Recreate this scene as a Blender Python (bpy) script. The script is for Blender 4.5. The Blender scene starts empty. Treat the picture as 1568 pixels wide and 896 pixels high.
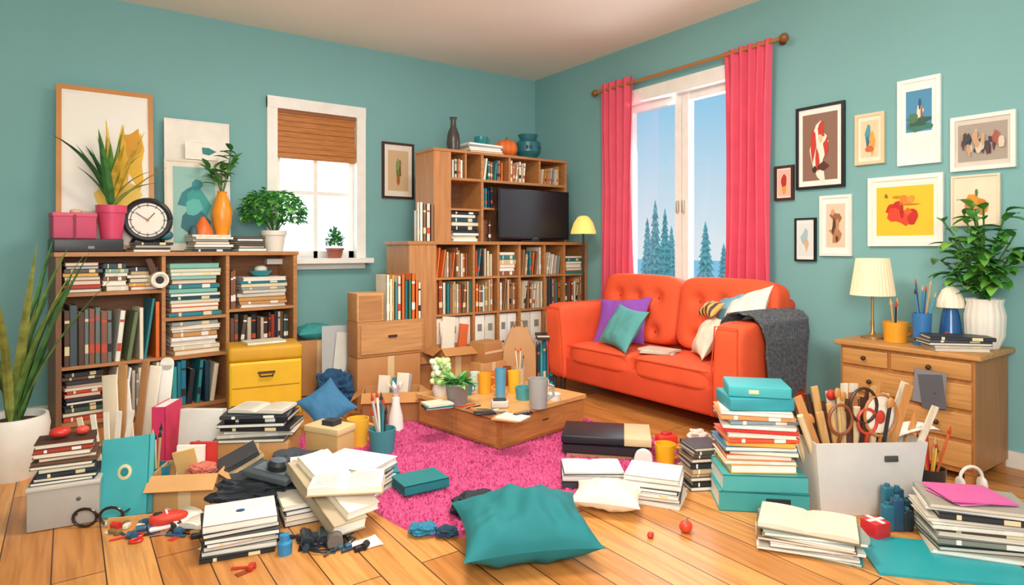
import bpy, bmesh, math, random
from mathutils import Matrix, Vector, noise
random.seed(7)
sc=bpy.context.scene
FW=(.578,.816); RT=(.816,-.578); CX,CY,CZ=-4.753,-6.218,1.35; F=960.; HZ=380.; MX=784.
def drx(px):
    k=(px-MX)/F
    return (FW[0]+k*RT[0],FW[1]+k*RT[1])
def at(px,d,z=0):
    a=drx(px); return Vector((CX+a[0]*d,CY+a[1]*d,z))
def fd(y,z=0): return F*(CZ-z)/(y-HZ)
def fr(px,yb,D=0,z=0): return at(px,fd(yb,z)+D/2,z)
def T(x,y=0,z=0):
    if isinstance(x,(Vector,tuple)): return Matrix.Translation(Vector(x))
    return Matrix.Translation(Vector((x,y,z)))
def R(a,ax='Z'): return Matrix.Rotation(math.radians(a),4,ax)
CR=-35.3
U=random.uniform
# ---------- materials
def h2l(h):
    h=h.lstrip('#'); r=[int(h[i:i+2],16)/255 for i in (0,2,4)]
    return [(c/12.92 if c<=.04045 else ((c+.055)/1.055)**2.4) for c in r]+[1]
_m={}
def mt(hx,kind='plain',rough=.55,metal=0.):
    key=(hx,kind,rough,metal)
    if key in _m: return _m[key]
    m=bpy.data.materials.new('%s_%s'%(kind,hx.strip('#'))); m.use_nodes=True
    nt=m.node_tree; N=nt.nodes; L=nt.links; b=N['Principled BSDF']
    b.inputs['Roughness'].default_value=rough; b.inputs['Metallic'].default_value=metal
    c=h2l(hx); tc=N.new('ShaderNodeTexCoord'); mp=N.new('ShaderNodeMapping'); L.new(tc.outputs['Object'],mp.inputs['Vector'])
    nz=N.new('ShaderNodeTexNoise'); L.new(mp.outputs[0],nz.inputs['Vector'])
    cr=N.new('ShaderNodeValToRGB'); L.new(nz.outputs['Fac'],cr.inputs['Fac'])
    lo,hi=.95,1.03; bump=0; nz.inputs['Scale'].default_value=9; bs=None
    if kind in('wood','woody','woodz'):
        mp.inputs['Scale'].default_value={'wood':(1.2,12,18),'woody':(12,1.2,18),'woodz':(14,14,1.0)}[kind]; nz.inputs['Scale'].default_value=2.5; nz.inputs['Detail'].default_value=4; nz.inputs['Distortion'].default_value=.4; lo,hi=.78,1.12; bump=.03
    if kind=='cloth': nz.inputs['Scale'].default_value=5; lo,hi=.93,1.04; bump=.08; bs=220
    if kind=='knit': nz.inputs['Scale'].default_value=60; lo,hi=.55,1.3; bump=.6
    if kind=='wall': nz.inputs['Scale'].default_value=.9; lo,hi=.97,1.03
    if kind=='leaf': nz.inputs['Scale'].default_value=14; lo,hi=.6,1.3
    if kind=='blind': mp.inputs['Scale'].default_value=(2,1,40); nz.inputs['Scale'].default_value=3; lo,hi=.7,1.15; bump=.1
    if kind=='card': nz.inputs['Scale'].default_value=5; lo,hi=.92,1.04; bump=.03
    cr.color_ramp.elements[0].position=.3; cr.color_ramp.elements[1].position=.7
    cr.color_ramp.elements[0].color=[min(1,v*lo) for v in c[:3]]+[1]
    cr.color_ramp.elements[1].color=[min(1,v*hi) for v in c[:3]]+[1]
    L.new(cr.outputs['Color'],b.inputs['Base Color'])
    if bump:
        n2=N.new('ShaderNodeTexNoise'); n2.inputs['Scale'].default_value=bs or nz.inputs['Scale'].default_value
        L.new(mp.outputs[0],n2.inputs['Vector'])
        bp=N.new('ShaderNodeBump'); bp.inputs['Strength'].default_value=bump; bp.inputs['Distance'].default_value=.01
        L.new(n2.outputs['Fac'],bp.inputs['Height']); L.new(bp.outputs[0],b.inputs['Normal'])
    _m[key]=m; return m
def glassm():
    m=bpy.data.materials.new('clear_glass'); m.use_nodes=True; N=m.node_tree.nodes; L=m.node_tree.links
    N.clear(); o=N.new('ShaderNodeOutputMaterial'); t=N.new('ShaderNodeBsdfTransparent'); g=N.new('ShaderNodeBsdfGlossy'); g.inputs['Roughness'].default_value=.02
    x=N.new('ShaderNodeMixShader'); x.inputs[0].default_value=.015; L.new(t.outputs[0],x.inputs[1]); L.new(g.outputs[0],x.inputs[2]); L.new(x.outputs[0],o.inputs[0]); return m
def emis(hx,s):
    m=bpy.data.materials.new('lit_shade'); m.use_nodes=True; b=m.node_tree.nodes['Principled BSDF']
    b.inputs['Base Color'].default_value=h2l(hx); b.inputs['Emission Color'].default_value=h2l(hx); b.inputs['Emission Strength'].default_value=s; return m
# ---------- builder
class B:
    def __init__(s): s.v=[];s.f=[];s.mi=[];s.ms=[]
    def m(s,mat):
        if isinstance(mat,str): mat=mt(mat)
        if mat not in s.ms: s.ms.append(mat)
        return s.ms.index(mat)
    def add(s,M,vs,fs,mat):
        o=len(s.v); i=s.m(mat)
        s.v+= [M@Vector(p) for p in vs]
        s.f+= [tuple(o+j for j in f) for f in fs]; s.mi+=[i]*len(fs)
    def box(s,M,c,sz,mat):
        x,y,z=c; a,b,d=[k/2 for k in sz]
        vs=[(x+i*a,y+j*b,z+k*d) for i in(-1,1) for j in(-1,1) for k in(-1,1)]
        s.add(M,vs,[(0,1,3,2),(4,6,7,5),(0,4,5,1),(2,3,7,6),(0,2,6,4),(1,5,7,3)],mat)
    def b2(s,M,p,q,mat):
        s.box(M,[(a+b)/2 for a,b in zip(p,q)],[abs(b-a) for a,b in zip(p,q)],mat)
    def rbox(s,M,c,sz,r,mat,seg=3,taper=1.):
        bm=bmesh.new(); bmesh.ops.create_cube(bm,size=1)
        for v in bm.verts:
            k=taper if v.co.z<0 else 1
            v.co=Vector((v.co.x*sz[0]*k,v.co.y*sz[1]*k,v.co.z*sz[2]))
        bmesh.ops.bevel(bm,geom=bm.edges[:],offset=r,segments=seg,profile=.5,affect='EDGES')
        bm.verts.index_update()
        s.add(M@T(*c),[v.co[:] for v in bm.verts],[[v.index for v in f.verts] for f in bm.faces],mat); bm.free()
    def lathe(s,M,prof,mat,seg=24,rib=0,nr=0):
        vs=[];fs=[];n=len(prof)
        for i in range(seg):
            a=2*math.pi*i/seg
            for r,z in prof:
                rr=r*(1+rib*(math.cos(a*nr))) if rib else r
                vs.append((rr*math.cos(a),rr*math.sin(a),z))
        for i in range(seg):
            j=(i+1)%seg
            for k in range(n-1): fs.append((i*n+k,j*n+k,j*n+k+1,i*n+k+1))
        s.add(M,vs,fs,mat)
        for k in (0,n-1):
            if prof[k][0]>.0005: s.add(M,[vs[i*n+k] for i in range(seg)],[tuple(range(seg))],mat)
    def cyl(s,M,r,h,mat,seg=16,r2=None): s.lathe(M,[(r,0),(r if r2 is None else r2,h)],mat,seg)
    def tube(s,pts,r,mat,seg=7,M=Matrix()):
        pts=[Vector(p) for p in pts]; vs=[];fs=[];n=len(pts)
        for i,p in enumerate(pts):
            t=(pts[min(i+1,n-1)]-pts[max(i-1,0)]).normalized()
            u=t.orthogonal().normalized() if i==0 else (u-t*u.dot(t)).normalized()
            w=t.cross(u); rr=r[i] if isinstance(r,(list,tuple)) else r
            for k in range(seg):
                a=2*math.pi*k/seg; vs.append(p+(u*math.cos(a)+w*math.sin(a))*rr)
        for i in range(n-1):
            for k in range(seg):
                l=(k+1)%seg; fs.append((i*seg+k,i*seg+l,(i+1)*seg+l,(i+1)*seg+k))
        fs.append(tuple(range(seg))); fs.append(tuple(range((n-1)*seg,n*seg)))
        s.add(M,vs,fs,mat)
    def puff(s,M,sz,n,mat,div=10,fn=None):
        idx={};vs=[];fs=[]
        def g(p):
            k=tuple(round(c,5) for c in p)
            if k not in idx:
                q=Vector(p); L=(abs(q.x)**n+abs(q.y)**n+abs(q.z)**n)**(1/n)
                q=q/L; q=Vector((q.x*sz[0]/2,q.y*sz[1]/2,q.z*sz[2]/2))
                if fn: q=fn(q,Vector(p))
                idx[k]=len(vs); vs.append(q)
            return idx[k]
        for ax in range(3):
            for sg in(-1,1):
                for i in range(div):
                    for j in range(div):
                        qs=[]
                        for a,b in((0,0),(1,0),(1,1),(0,1)):
                            p=[0,0,0]; p[ax]=sg; p[(ax+1)%3]=-1+2*(i+a)/div; p[(ax+2)%3]=-1+2*(j+b)/div; qs.append(g(p))
                        fs.append(qs if sg>0 else qs[::-1])
        s.add(M,vs,fs,mat)
    def pillow(s,M,w,d,h,mat,seed=0,n=26,stripes=None,wr=1.):
        for sg in(1,-1):
            vs=[];fs=[]
            for i in range(n+1):
                for j in range(n+1):
                    u=-1+2*i/n; v=-1+2*j/n
                    z=((1-u**2)**.55)*((1-v**2)**.55) if abs(u)<1 and abs(v)<1 else 0
                    px=u*w/2*(1-.12*(1-v*v)*abs(u)); py=v*d/2*(1-.12*(1-u*u)*abs(v))
                    e=max(abs(u),abs(v))
                    nn=noise.noise(Vector((u*1.7+seed,v*1.7,seed*.7)))*.25*z+wr*noise.noise(Vector((u*4+seed,v*1.6,3)))*.14*z
                    nn+=wr*.05*math.sin(math.atan2(v,u)*14+seed)*z*e*e
                    vs.append((px,py,sg*h/2*(z+nn)+0))
            for i in range(n):
                for j in range(n):
                    a=i*(n+1)+j; f=(a,a+n+1,a+n+2,a+1); fs.append(f if sg>0 else f[::-1])
            if stripes:
                a=[f for k,f in enumerate(fs) if (k//n//3)%2==0]; b=[f for k,f in enumerate(fs) if (k//n//3)%2]
                s.add(M,vs,a,mat); s.add(M,vs,b,stripes)
            else: s.add(M,vs,fs,mat)
    def leaf(s,M,L,W,a0,droop,mat,seg=7,p=1.):
        vs=[];fs=[];x=z=0.
        for i in range(seg+1):
            t=i/seg; w=W/2*(math.sin(math.pi*min(1,t**p*.96+.04))**.8)
            w=max(w,.0006)
            a=math.radians(a0-droop*t)
            nx,nz=-math.sin(a),math.cos(a)
            vs+=[(x+nx*w*.35,-w,z+nz*w*.35),(x,0,z),(x+nx*w*.35,w,z+nz*w*.35)]
            x+=math.cos(a)*L/seg; z+=math.sin(a)*L/seg
        for i in range(seg):
            o=i*3; fs+=[(o,o+3,o+4,o+1),(o+1,o+4,o+5,o+2)]
        s.add(M,vs,fs,mat)
    def book(s,M,w,d,t,col,sp='y',page='#efe6d2',band=None):
        c=min(.005,t*.14); e=.006
        cm=mt(col,rough=.45) if isinstance(col,str) else col
        s.box(M,(0,0,c/2),(w,d,c),cm); s.box(M,(0,0,t-c/2),(w,d,c),cm)
        s.box(M,(0,-d/2+c/2,t/2),(w,c,t),cm)
        s.box(M,(0,e/2-.001,t/2),(w-2*e,d-e-c,t-2*c),mt(page,'card'))
        if band:
            s.box(M,(w*.22,-d/2-.0006,t/2),(w*.16,.0015,t*.82),mt(band)); s.box(M,(-w*.3,-d/2-.0006,t/2),(w*.05,.0015,t*.82),mt(band))
    def openb(s,M,w,d,h,cov,page='#f4efe2',text=True):
        s.box(M,(0,0,.003),(w*1.03,d*1.05,.006),mt(cov)); n=9
        for sx in(-1,1):
            vs=[];fs=[]
            for i in range(n+1):
                t=i/n; x=sx*w/2*t; z=.006+h*(.35+.65*math.sin(math.pi*(.12+.62*t)))*(1 if t>0.02 else .55)
                vs+=[(x,-d/2,.006),(x,d/2,.006),(x,d/2,z),(x,-d/2,z)]
            for i in range(n):
                o=i*4
                for k in range(4): fs.append((o+k,o+(k+1)%4,o+4+(k+1)%4,o+4+k))
            fs.append((n*4,n*4+1,n*4+2,n*4+3)); s.add(M,vs,fs,mt(page,'card'))
            if not text: continue
            for r in range(7):
                y=-d*.36+r*d*.11; vv=[];ff=[]
                for i in range(2,9):
                    t=i/n; x=sx*w/2*t; z=.0072+h*(.35+.65*math.sin(math.pi*(.12+.62*t))); vv+=[(x,y,z),(x,y+d*.02,z)]
                for i in range(6): ff.append((2*i,2*i+1,2*i+3,2*i+2))
                s.add(M,vv,ff,mt('#cdc6b6'))
    def row(s,M,x0,x1,z0,hmax,dep,cols,tmin=.018,tmax=.042,lean=.12,gap=0):
        x=x0
        while True:
            t=U(tmin,tmax)
            if x+t>x1: break
            h=hmax*U(.72,.97); a=0; ex=0
            if random.random()<lean and x+t+h*.16<x1: a=U(4,9); ex=h*math.sin(math.radians(a))
            c=random.choice(cols)
            M2=M@T(x+t/2,U(0,.03)+dep/2,z0)@R(a,'Y')@T(0,0,h/2)@R(90,'Y')@T(0,0,-t/2)
            s.book(M2,h,dep,t,c,band=random.choice(['#e8d8a8','#f2efe6','#c94f35','#2a2a30',None,None,None]))
            x+=t+ex+.0015
    def pile(s,M,w,d,h,cols,n=None,jit=4,shift=.012,pages=('#efe6d2','#f6f2e8','#e3d9c4')):
        if n is None: n=max(2,int(h/.03))
        ts=[U(.7,1.3) for _ in range(n)]; k=h/sum(ts); z=0
        for i,t in enumerate(ts):
            t*=k; q=U(.86,1.0)
            M2=M@T(U(-shift,shift),U(-shift,shift),z)@R(U(-jit,jit)+(180 if random.random()<.45 else 0))
            s.book(M2,w*q,d*U(.88,1),t,random.choice(cols) if cols.__class__ is not tuple else cols[i%len(cols)],page=random.choice(pages),band=random.choice([None,'#e8d8a8','#f2efe6']))
            z+=t+.0004
        return z
    def done(s,name,loc=None,flat=False):
        me=bpy.data.meshes.new(name)
        o0=Vector(loc) if loc is not None else None
        if o0 is None:
            xs=[v.x for v in s.v];ys=[v.y for v in s.v];zs=[v.z for v in s.v]
            o0=Vector(((min(xs)+max(xs))/2,(min(ys)+max(ys))/2,min(zs)))
        me.from_pydata([v-o0 for v in s.v],[],s.f)
        for m in s.ms: me.materials.append(m)
        me.polygons.foreach_set('material_index',s.mi)
        me.polygons.foreach_set('use_smooth',[not flat]*len(s.f))
        me.update()
        if not flat:
            try: me.set_sharp_from_angle(angle=math.radians(38))
            except Exception: pass
        o=bpy.data.objects.new(name,me); sc.collection.objects.link(o); o.location=o0; return o
MIX=['#24343c','#2f7f88','#efe6d0','#dc5a30','#e8a840','#f4ecd8','#1d4657','#84522f','#b0402e','#8fb0a4','#d0b488','#4b5056']
DARK=['#26282e','#3a4048','#4b2f26','#1e2d38','#6b4a38','#3c5550','#5a5148']
TEAL=['#1b6480','#2b8592','#163d54','#3aa6a8','#e8e0cc','#1f7d9c']
LIGHT=['#f2ead8','#e8dcc2','#ffffff','#d8cfc0','#cf9a5c','#9aa4a4']
WOODL=mt('#d3a064','wood',.45)
# ---------- room
H=3.436; X0,Y0=-7.0,-8.6
wallm=mt('#7fb2b3','wall',.85)
def wall(name,M,x0,x1,hole=None,t=.22):
    b=B()
    if hole:
        a,c,z0,z1=hole
        b.b2(M,(x0,0,0),(a,t,H),wallm); b.b2(M,(c,0,0),(x1,t,H),wallm)
        b.b2(M,(a,0,0),(c,t,z0),wallm); b.b2(M,(a,0,z1),(c,t,H),wallm)
    else: b.b2(M,(x0,0,0),(x1,t,H),wallm)
    b.done(name,flat=True)
ML=Matrix(); MR=R(-90)
wall('wall_back',ML,X0,.22,(-3.13,-2.32,1.25,2.70))
wall('wall_right',MR,0,-Y0,(1.52,2.98,.95,2.84))
wall('wall_left',T(X0,0,0)@R(90),Y0,0,None,.2)
def floormat():
    m=bpy.data.materials.new('oak_planks'); m.use_nodes=True; N=m.node_tree.nodes; L=m.node_tree.links; b=N['Principled BSDF']
    tc=N.new('ShaderNodeTexCoord'); mp=N.new('ShaderNodeMapping'); mp.inputs['Rotation'].default_value=(0,0,math.radians(90)); L.new(tc.outputs['Object'],mp.inputs['Vector'])
    br=N.new('ShaderNodeTexBrick'); L.new(mp.outputs[0],br.inputs['Vector'])
    br.inputs['Scale'].default_value=1; br.inputs['Brick Width'].default_value=1.9; br.inputs['Row Height'].default_value=.185; br.inputs['Mortar Size'].default_value=.003; br.offset=.37
    br.inputs['Color1'].default_value=h2l('#dea058'); br.inputs['Color2'].default_value=h2l('#c07e3e'); br.inputs['Mortar'].default_value=h2l('#4e2c12')
    mp2=N.new('ShaderNodeMapping'); mp2.inputs['Scale'].default_value=(16,1.0,1); L.new(tc.outputs['Object'],mp2.inputs['Vector'])
    nz=N.new('ShaderNodeTexNoise'); nz.inputs['Scale'].default_value=2; nz.inputs['Detail'].default_value=6; nz.inputs['Distortion'].default_value=.8; L.new(mp2.outputs[0],nz.inputs['Vector'])
    cr=N.new('ShaderNodeValToRGB'); cr.color_ramp.elements[0].position=.3; cr.color_ramp.elements[0].color=(.58,.48,.4,1); cr.color_ramp.elements[1].position=.6; cr.color_ramp.elements[1].color=(1.,1.,1.,1); L.new(nz.outputs['Fac'],cr.inputs['Fac'])
    mx=N.new('ShaderNodeMix'); mx.data_type='RGBA'; mx.blend_type='MULTIPLY'; mx.inputs[0].default_value=.75
    L.new(br.outputs['Color'],mx.inputs[6]); L.new(cr.outputs[0],mx.inputs[7]); L.new(mx.outputs[2],b.inputs['Base Color'])
    b.inputs['Roughness'].default_value=.36
    bp=N.new('ShaderNodeBump'); bp.inputs['Strength'].default_value=.25; bp.inputs['Distance'].default_value=.01; bp.invert=True; L.new(br.outputs['Fac'],bp.inputs['Height']); L.new(bp.outputs[0],b.inputs['Normal'])
    return m
b=B(); b.b2(ML,(X0,Y0,-.15),(.0,0,0),floormat()); b.done('floor',flat=True,loc=(0,0,0))
b=B(); b.b2(ML,(X0,Y0,H),(.22,.22,H+.15),mt('#fbefe0','wall',.9)); b.done('ceiling',flat=True)
wh=mt('#f6f4ee',rough=.4)
b=B(); b.b2(ML,(X0,-.018,0),(0,0,.1),mt('#e4e0d6')); b.done('baseboard_back')
b=B(); b.b2(ML,(-.018,Y0,0),(0,-.02,.1),mt('#e4e0d6')); b.done('baseboard_right')
GL=glassm()
wpane=bpy.data.materials.new('white_pane'); wpane.use_nodes=True  # translucent pane added so the overexposed window glows white
N=wpane.node_tree.nodes;L_=wpane.node_tree.links; N.clear(); o=N.new('ShaderNodeOutputMaterial'); t2=N.new('ShaderNodeBsdfTranslucent'); t2.inputs[0].default_value=(.97,.98,1,1); L_.new(t2.outputs[0],o.inputs[0])
b=B(); x0,x1,z0,z1=-3.13,-2.32,1.25,2.70
for p,q in (((x0-.085,-.04,z0-.02),(x0+.01,.05,z1+.09)),((x1-.01,-.04,z0-.02),(x1+.085,.05,z1+.09)),((x0-.085,-.045,z1-.01),(x1+.085,.05,z1+.1)),((x0-.12,-.17,z0-.05),(x1+.12,.05,z0)),((x0-.08,-.035,z0-.11),(x1+.08,-.001,z0-.05))): b.b2(ML,p,q,wh)
for p,q in (((x0,.06,z0),(x0+.06,.12,z1)),((x1-.06,.06,z0),(x1,.12,z1)),((x0,.06,z0),(x1,.12,z0+.07)),((x0,.06,z1-.06),(x1,.12,z1)),((-2.745,.06,z0),(-2.705,.12,z1)),((x0,.065,1.88),(x1,.115,1.92))): b.b2(ML,p,q,wh)
b.b2(ML,(x0+.03,.09,z0+.03),(x1-.03,.095,z1-.03),wpane)
b.done('window_1')
b=B(); bl=mt('#c07c40','blind',.6)
for i in range(9):
    z=2.69-.052*(i+1); b.rbox(ML,(-2.725,.02-(.012 if i>5 else 0)-(i%2)*.006,z+.026),(.78,.03+(.02 if i>5 else 0),.056),.012,bl,3)
b.b2(ML,(-3.115,-.01,2.66),(-2.335,.045,2.70),mt('#9a5f35','wood')); b.done('roman_blind')
b=B(); A,C,z0,z1=1.52,2.98,.95,2.84
for p,q in (((A-.09,-.04,z0),(A+.01,.04,z1+.1)),((C-.01,-.04,z0),(C+.09,.04,z1+.1)),((A-.09,-.05,z1-.01),(C+.09,.04,z1+.12)),((A-.09,-.06,z0-.05),(C+.09,.04,z0)),
  ((A,.06,z0),(A+.08,.13,z1)),((C-.08,.06,z0),(C,.13,z1)),((A,.06,z0),(C,.13,z0+.09)),((A,.06,z1-.08),(C,.13,z1)),((2.17,.05,z0),(2.245,.13,z1)),((2.255,.05,z0),(2.33,.13,z1)),((2.235,.07,z0),(2.265,.12,z1))): b.b2(MR,p,q,wh)
b.b2(MR,(A+.05,.09,z0+.05),(C-.05,.095,z1-.05),GL)
b.rbox(MR,(2.215,.03,1.75),(.025,.03,.12),.008,mt('#c9c2b0',rough=.3,metal=.6)); b.rbox(MR,(2.285,.03,1.75),(.025,.03,.12),.008,mt('#c9c2b0',rough=.3,metal=.6))
b.done('window_2')
def curtain(name,xa,xb,z0,z1,amp,folds,seed):
    b=B(); nx,nz=130,40; vs=[];fs=[]
    for i in range(nx+1):
        u=i/nx
        for j in range(nz+1):
            v=j/nz
            pinch=1-.10*math.sin(math.pi*min(1,v))
            xm=(xa+xb)/2; x=xm+(xa+(xb-xa)*u-xm)*pinch
            y=-.09+amp*math.sin(u*folds*2*math.pi+1.1*math.sin(v*3+seed)*math.sin(u*5))*(.6+.4*v)+.014*noise.noise(Vector((u*9,v*3,seed)))
            vs.append((x,y,z1+(z0-z1)*v))
    for i in range(nx):
        for j in range(nz):
            a=i*(nz+1)+j; fs.append((a,a+nz+1,a+nz+2,a+1))
    b.add(MR,vs,fs,mt('#e2546e','cloth',.7)); return b.done(name)
curtain('curtain',1.28,1.76,.80,3.10,.034,5,1)
curtain('curtain',2.83,3.28,.80,3.06,.038,5,4)
b=B(); RZ_=3.03; b.tube([(1.22,-.09,RZ_),(3.36,-.09,RZ_)],.016,mt('#b07a42',rough=.35),10,MR)
for x in (1.19,3.39): b.puff(MR@T(x,-.09,RZ_),(.075,.075,.075),2,mt('#8a5a2c',rough=.3),6)
for x in (1.25,3.33): b.tube([(x,-.09,RZ_),(x,-.002,RZ_)],.012,mt('#7a4a24'),8,MR); b.cyl(MR@T(x,-.001,RZ_)@R(90,'X'),.03,.012,mt('#7a4a24'))
b.done('curtain_rod')
b=B(); b.b2(ML,(.6,-30,-.3),(60,60,-.2),mt('#f4fbfa','wall')); b.done('snowy_ground')
def tree(px,top,d,w,seed):
    random.seed(seed); b=B(); p=at(px,d,-.2); ztop=CZ+(HZ-top)/F*d; hh=ztop+.2
    b.cyl(T(p),w*.06,hh*.5,mt('#7a6a5a'))
    gm=mt(random.choice(['#a8d4ca','#9ccabf','#b8ded4']),'leaf',.9); n=13
    for i in range(n):
        t=i/n; z=hh*(.06+.9*t); r=w/2*(1-t)**.85+.03; hgt=hh*.17*(1-t*.4)
        seg=18; vs=[(0,0,z+hgt)]
        for k in range(seg):
            a=2*math.pi*k/seg; rr=r*(1.05 if k%2 else .72)*U(.85,1.1); vs.append((rr*math.cos(a),rr*math.sin(a),z-(.25*r if k%2 else 0)))
        b.add(T(p),vs,[(0,1+k,1+(k+1)%seg) for k in range(seg)],gm)
    b.done('spruce_tree')
tree(1003,305,17,.55,1);tree(1018,318,18.5,.6,2);tree(991,332,20,.55,5);tree(1080,338,15,.6,3);tree(1108,372,17,.5,4);tree(1028,345,22,.6,6)
# ---------- pictures
def pic(name,M,w,h,fc,ft,matc,arts,dep=.025,artm=None,art=None):
    b=B(); fm=mt(fc,rough=.4)
    b.b2(M,(-w/2,-dep,-h/2),(-w/2+ft,0,h/2),fm);b.b2(M,(w/2-ft,-dep,-h/2),(w/2,0,h/2),fm)
    b.b2(M,(-w/2+ft,-dep,h/2-ft),(w/2-ft,0,h/2),fm);b.b2(M,(-w/2+ft,-dep,-h/2),(w/2-ft,0,-h/2+ft),fm)
    b.b2(M,(-w/2+ft*.9,-dep*.6,-h/2+ft*.9),(w/2-ft*.9,-.001,h/2-ft*.9),mt(matc))
    y=-dep*.6-.001
    if art:
        a,c,d,e,col=art; b.b2(M,(a*w,y,c*h),(d*w,-dep*.5,e*h),mt(col,'wall'))
    k=0
    for s in arts:
        k+=1; yy=y-.0012-k*.0004
        cx,cz,rx,rz,col=s[:5]; n=s[5] if len(s)>5 else 18; sd=s[6] if len(s)>6 else 0.15
        vs=[(cx*w,yy,cz*h)]
        for i in range(n):
            a=2*math.pi*i/n; r=1+sd*noise.noise(Vector((math.cos(a)*2+k*3.1,math.sin(a)*2,w*9)))*2
            vs.append((cx*w+rx*w*r*math.cos(a),yy,cz*h+rz*h*r*math.sin(a)))
        b.add(M,vs,[(0,1+(i+1)%n,1+i) for i in range(n)],mt(col))
    return b.done(name,flat=True)
def RWy(px,off=0):
    a=drx(px); t=(-off-CX)/a[0]; return CY+a[1]*t,t
def rp(name,x0,x1,y0,y1,*a,**k):
    ya,ta=RWy(x0);yb,tb=RWy(x1); tm=(ta+tb)/2; zt=CZ+(HZ-y0)*tm/F; zb=CZ+(HZ-y1)*tm/F
    return pic(name,T(-.002,(ya+yb)/2,(zt+zb)/2)@R(-90),ya-yb,zt-zb,*a,**k)
rp('framed_artwork',1188,1217,254,307,'#4a2620',.02,'#efe6da',[(0,.05,.14,.2,'#b8322c'),(0,-.2,.1,.12,'#d9a23c')],art=(-.33,-.38,.33,.38,'#e9b9a8'))
rp('framed_artwork',1221,1295,161,289,'#1c1a1c',.022,'#f3efe8',[(-.02,-.1,.2,.24,'#f2ead8',11,.5),(.0,.12,.12,.14,'#f2ead8',9,.4),(.03,.22,.07,.1,'#c63a2c',8,.4),(-.13,.02,.06,.16,'#c63a2c',7,.5),(.12,-.04,.05,.15,'#c63a2c',7,.5),(-.05,-.18,.05,.12,'#c63a2c',7,.5),(.06,-.24,.1,.05,'#5a3226',9,.4),(.02,.1,.045,.05,'#e9c2a0'),(-.1,-.27,.05,.04,'#3a2a26')],art=(-.36,-.4,.36,.4,'#8d6a58'))
rp('framed_artwork',1311,1356,174,252,'#e5cda4',.022,'#f1e6d2',[(-.05,.1,.1,.2,'#4f9aa8',8,.5),(.08,-.05,.1,.22,'#e8a548',8,.5),(-.06,-.06,.05,.1,'#3a6a88',8,.4),(0,-.2,.15,.06,'#d1653a')],art=(-.3,-.36,.3,.36,'#e6d0aa'))
rp('framed_artwork',1376,1442,120,252,'#f6f4ee',.024,'#f6f3ec',[(-.02,-.06,.27,.06,'#3c7a6a',14,.3),(0,.0,.24,.06,'#2f5a4a',14,.4),(.02,.12,.09,.09,'#e8e0c8',6,.4),(.03,.2,.03,.07,'#38506a'),(.07,.1,.03,.08,'#a8543a',6,.3),(-.12,.04,.1,.06,'#4c7a55')],art=(-.3,-.12,.3,.36,'#4a8fb8'))
random.seed(77)
rp('framed_artwork',1457,1557,175,260,'#efece6',.026,'#d8cfc2',[(U(-.3,.3),U(-.16,.1),U(.025,.05),U(.05,.12),random.choice(['#5b3a3a','#2f4a58','#a8584a','#3d3d44','#d8c8b0','#c9a27c']),8,.4) for x in range(34)],art=(-.38,-.34,.38,.34,'#a89c90'))
rp('framed_artwork',1331,1446,269,377,'#f6f3ec',.03,'#f7f2e4',[(-.17,.03,.07,.09,'#d3301f',9,.3),(-.08,.04,.07,.10,'#c9281c',9,.3),(-.13,-.06,.09,.09,'#e2472a',9,.3),(.0,-.10,.12,.09,'#e2472a',9,.3),(.12,-.08,.07,.11,'#c9281c',9,.3),(.05,-.02,.06,.05,'#e8602c',8,.3),(-.03,-.03,.03,.07,'#b81f18',7,.3),(.0,.17,.05,.06,'#e8862c',8,.4),(.10,.17,.05,.06,'#ea9a3c',8,.4),(.05,.09,.16,.012,'#d8742c',8,.3),(-.24,.22,.02,.03,'#8a6a1a'),(-.1,.2,.05,.02,'#c98a1a')],art=(-.38,-.35,.38,.35,'#f2c52e'))
rp('canvas_print',1458,1533,268,346,'#eddcc0',.012,'#f0e0c4',[(.0,-.1,.22,.2,'#e09a2c',12,.25),(-.12,-.12,.1,.17,'#d48420',10,.2),(.13,-.12,.1,.17,'#d48420',10,.2),(.03,.15,.03,.08,'#4f7a34')])
rp('framed_artwork',1257,1306,299,392,'#f4efe6',.022,'#faf6ee',[(0,.12,.15,.1,'#9a6a4a',9,.6),(0,-.14,.14,.12,'#b8815a',9,.6),(-.05,0,.06,.16,'#5a3d30',7,.6),(.07,.02,.05,.12,'#c98a60',7,.6),(-.08,.22,.06,.05,'#d8a070'),(.05,-.22,.04,.05,'#5a3d30')],art=(-.3,-.36,.3,.36,'#e2cdb2'))
rp('framed_artwork',1219,1251,334,400,'#16161a',.014,'#f3f1ec',[(0,.05,.16,.2,'#a8c4c8',8,.5),(.05,-.1,.1,.12,'#d8b890',8,.5)],art=(-.34,-.38,.34,.38,'#dfe6e4'))
pic('framed_botanical_print',T(-1.86,-.002,2.18)@R(0),.37,.6,'#4a2a20',.025,'#f2e8d8',[(0,-.16,.06,.1,'#b0612e',8,.2),(-.03,.02,.04,.17,'#5c7a48',8,.2),(.05,.06,.04,.16,'#7a5a30',8,.3),(.0,.12,.05,.1,'#8aa05a',8,.4)],art=(-.32,-.36,.32,.36,'#d9b890'))
pic('large_framed_print',T(-4.50,-.20,1.99)@R(-8,'X'),.66,1.32,'#c98a4c',.035,'#f3efe4',[(.22,.04,.18,.2,'#e8b62c',14,.5),(.12,-.16,.2,.1,'#f0ca58',12,.5),(.27,.16,.1,.09,'#d99a20',12,.5),(-.1,-.3,.2,.05,'#c9c2ae',12,.5)],art=(-.42,-.45,.42,.45,'#f5f2ea'))
pic('art_board',T(-3.82,-.11,1.90)@R(-4,'X'),.52,1.15,'#efeae0',.01,'#f1ece2',[(.1,.28,.2,.03,'#cfc6b4',10,.3)],dep=.015)
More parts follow.
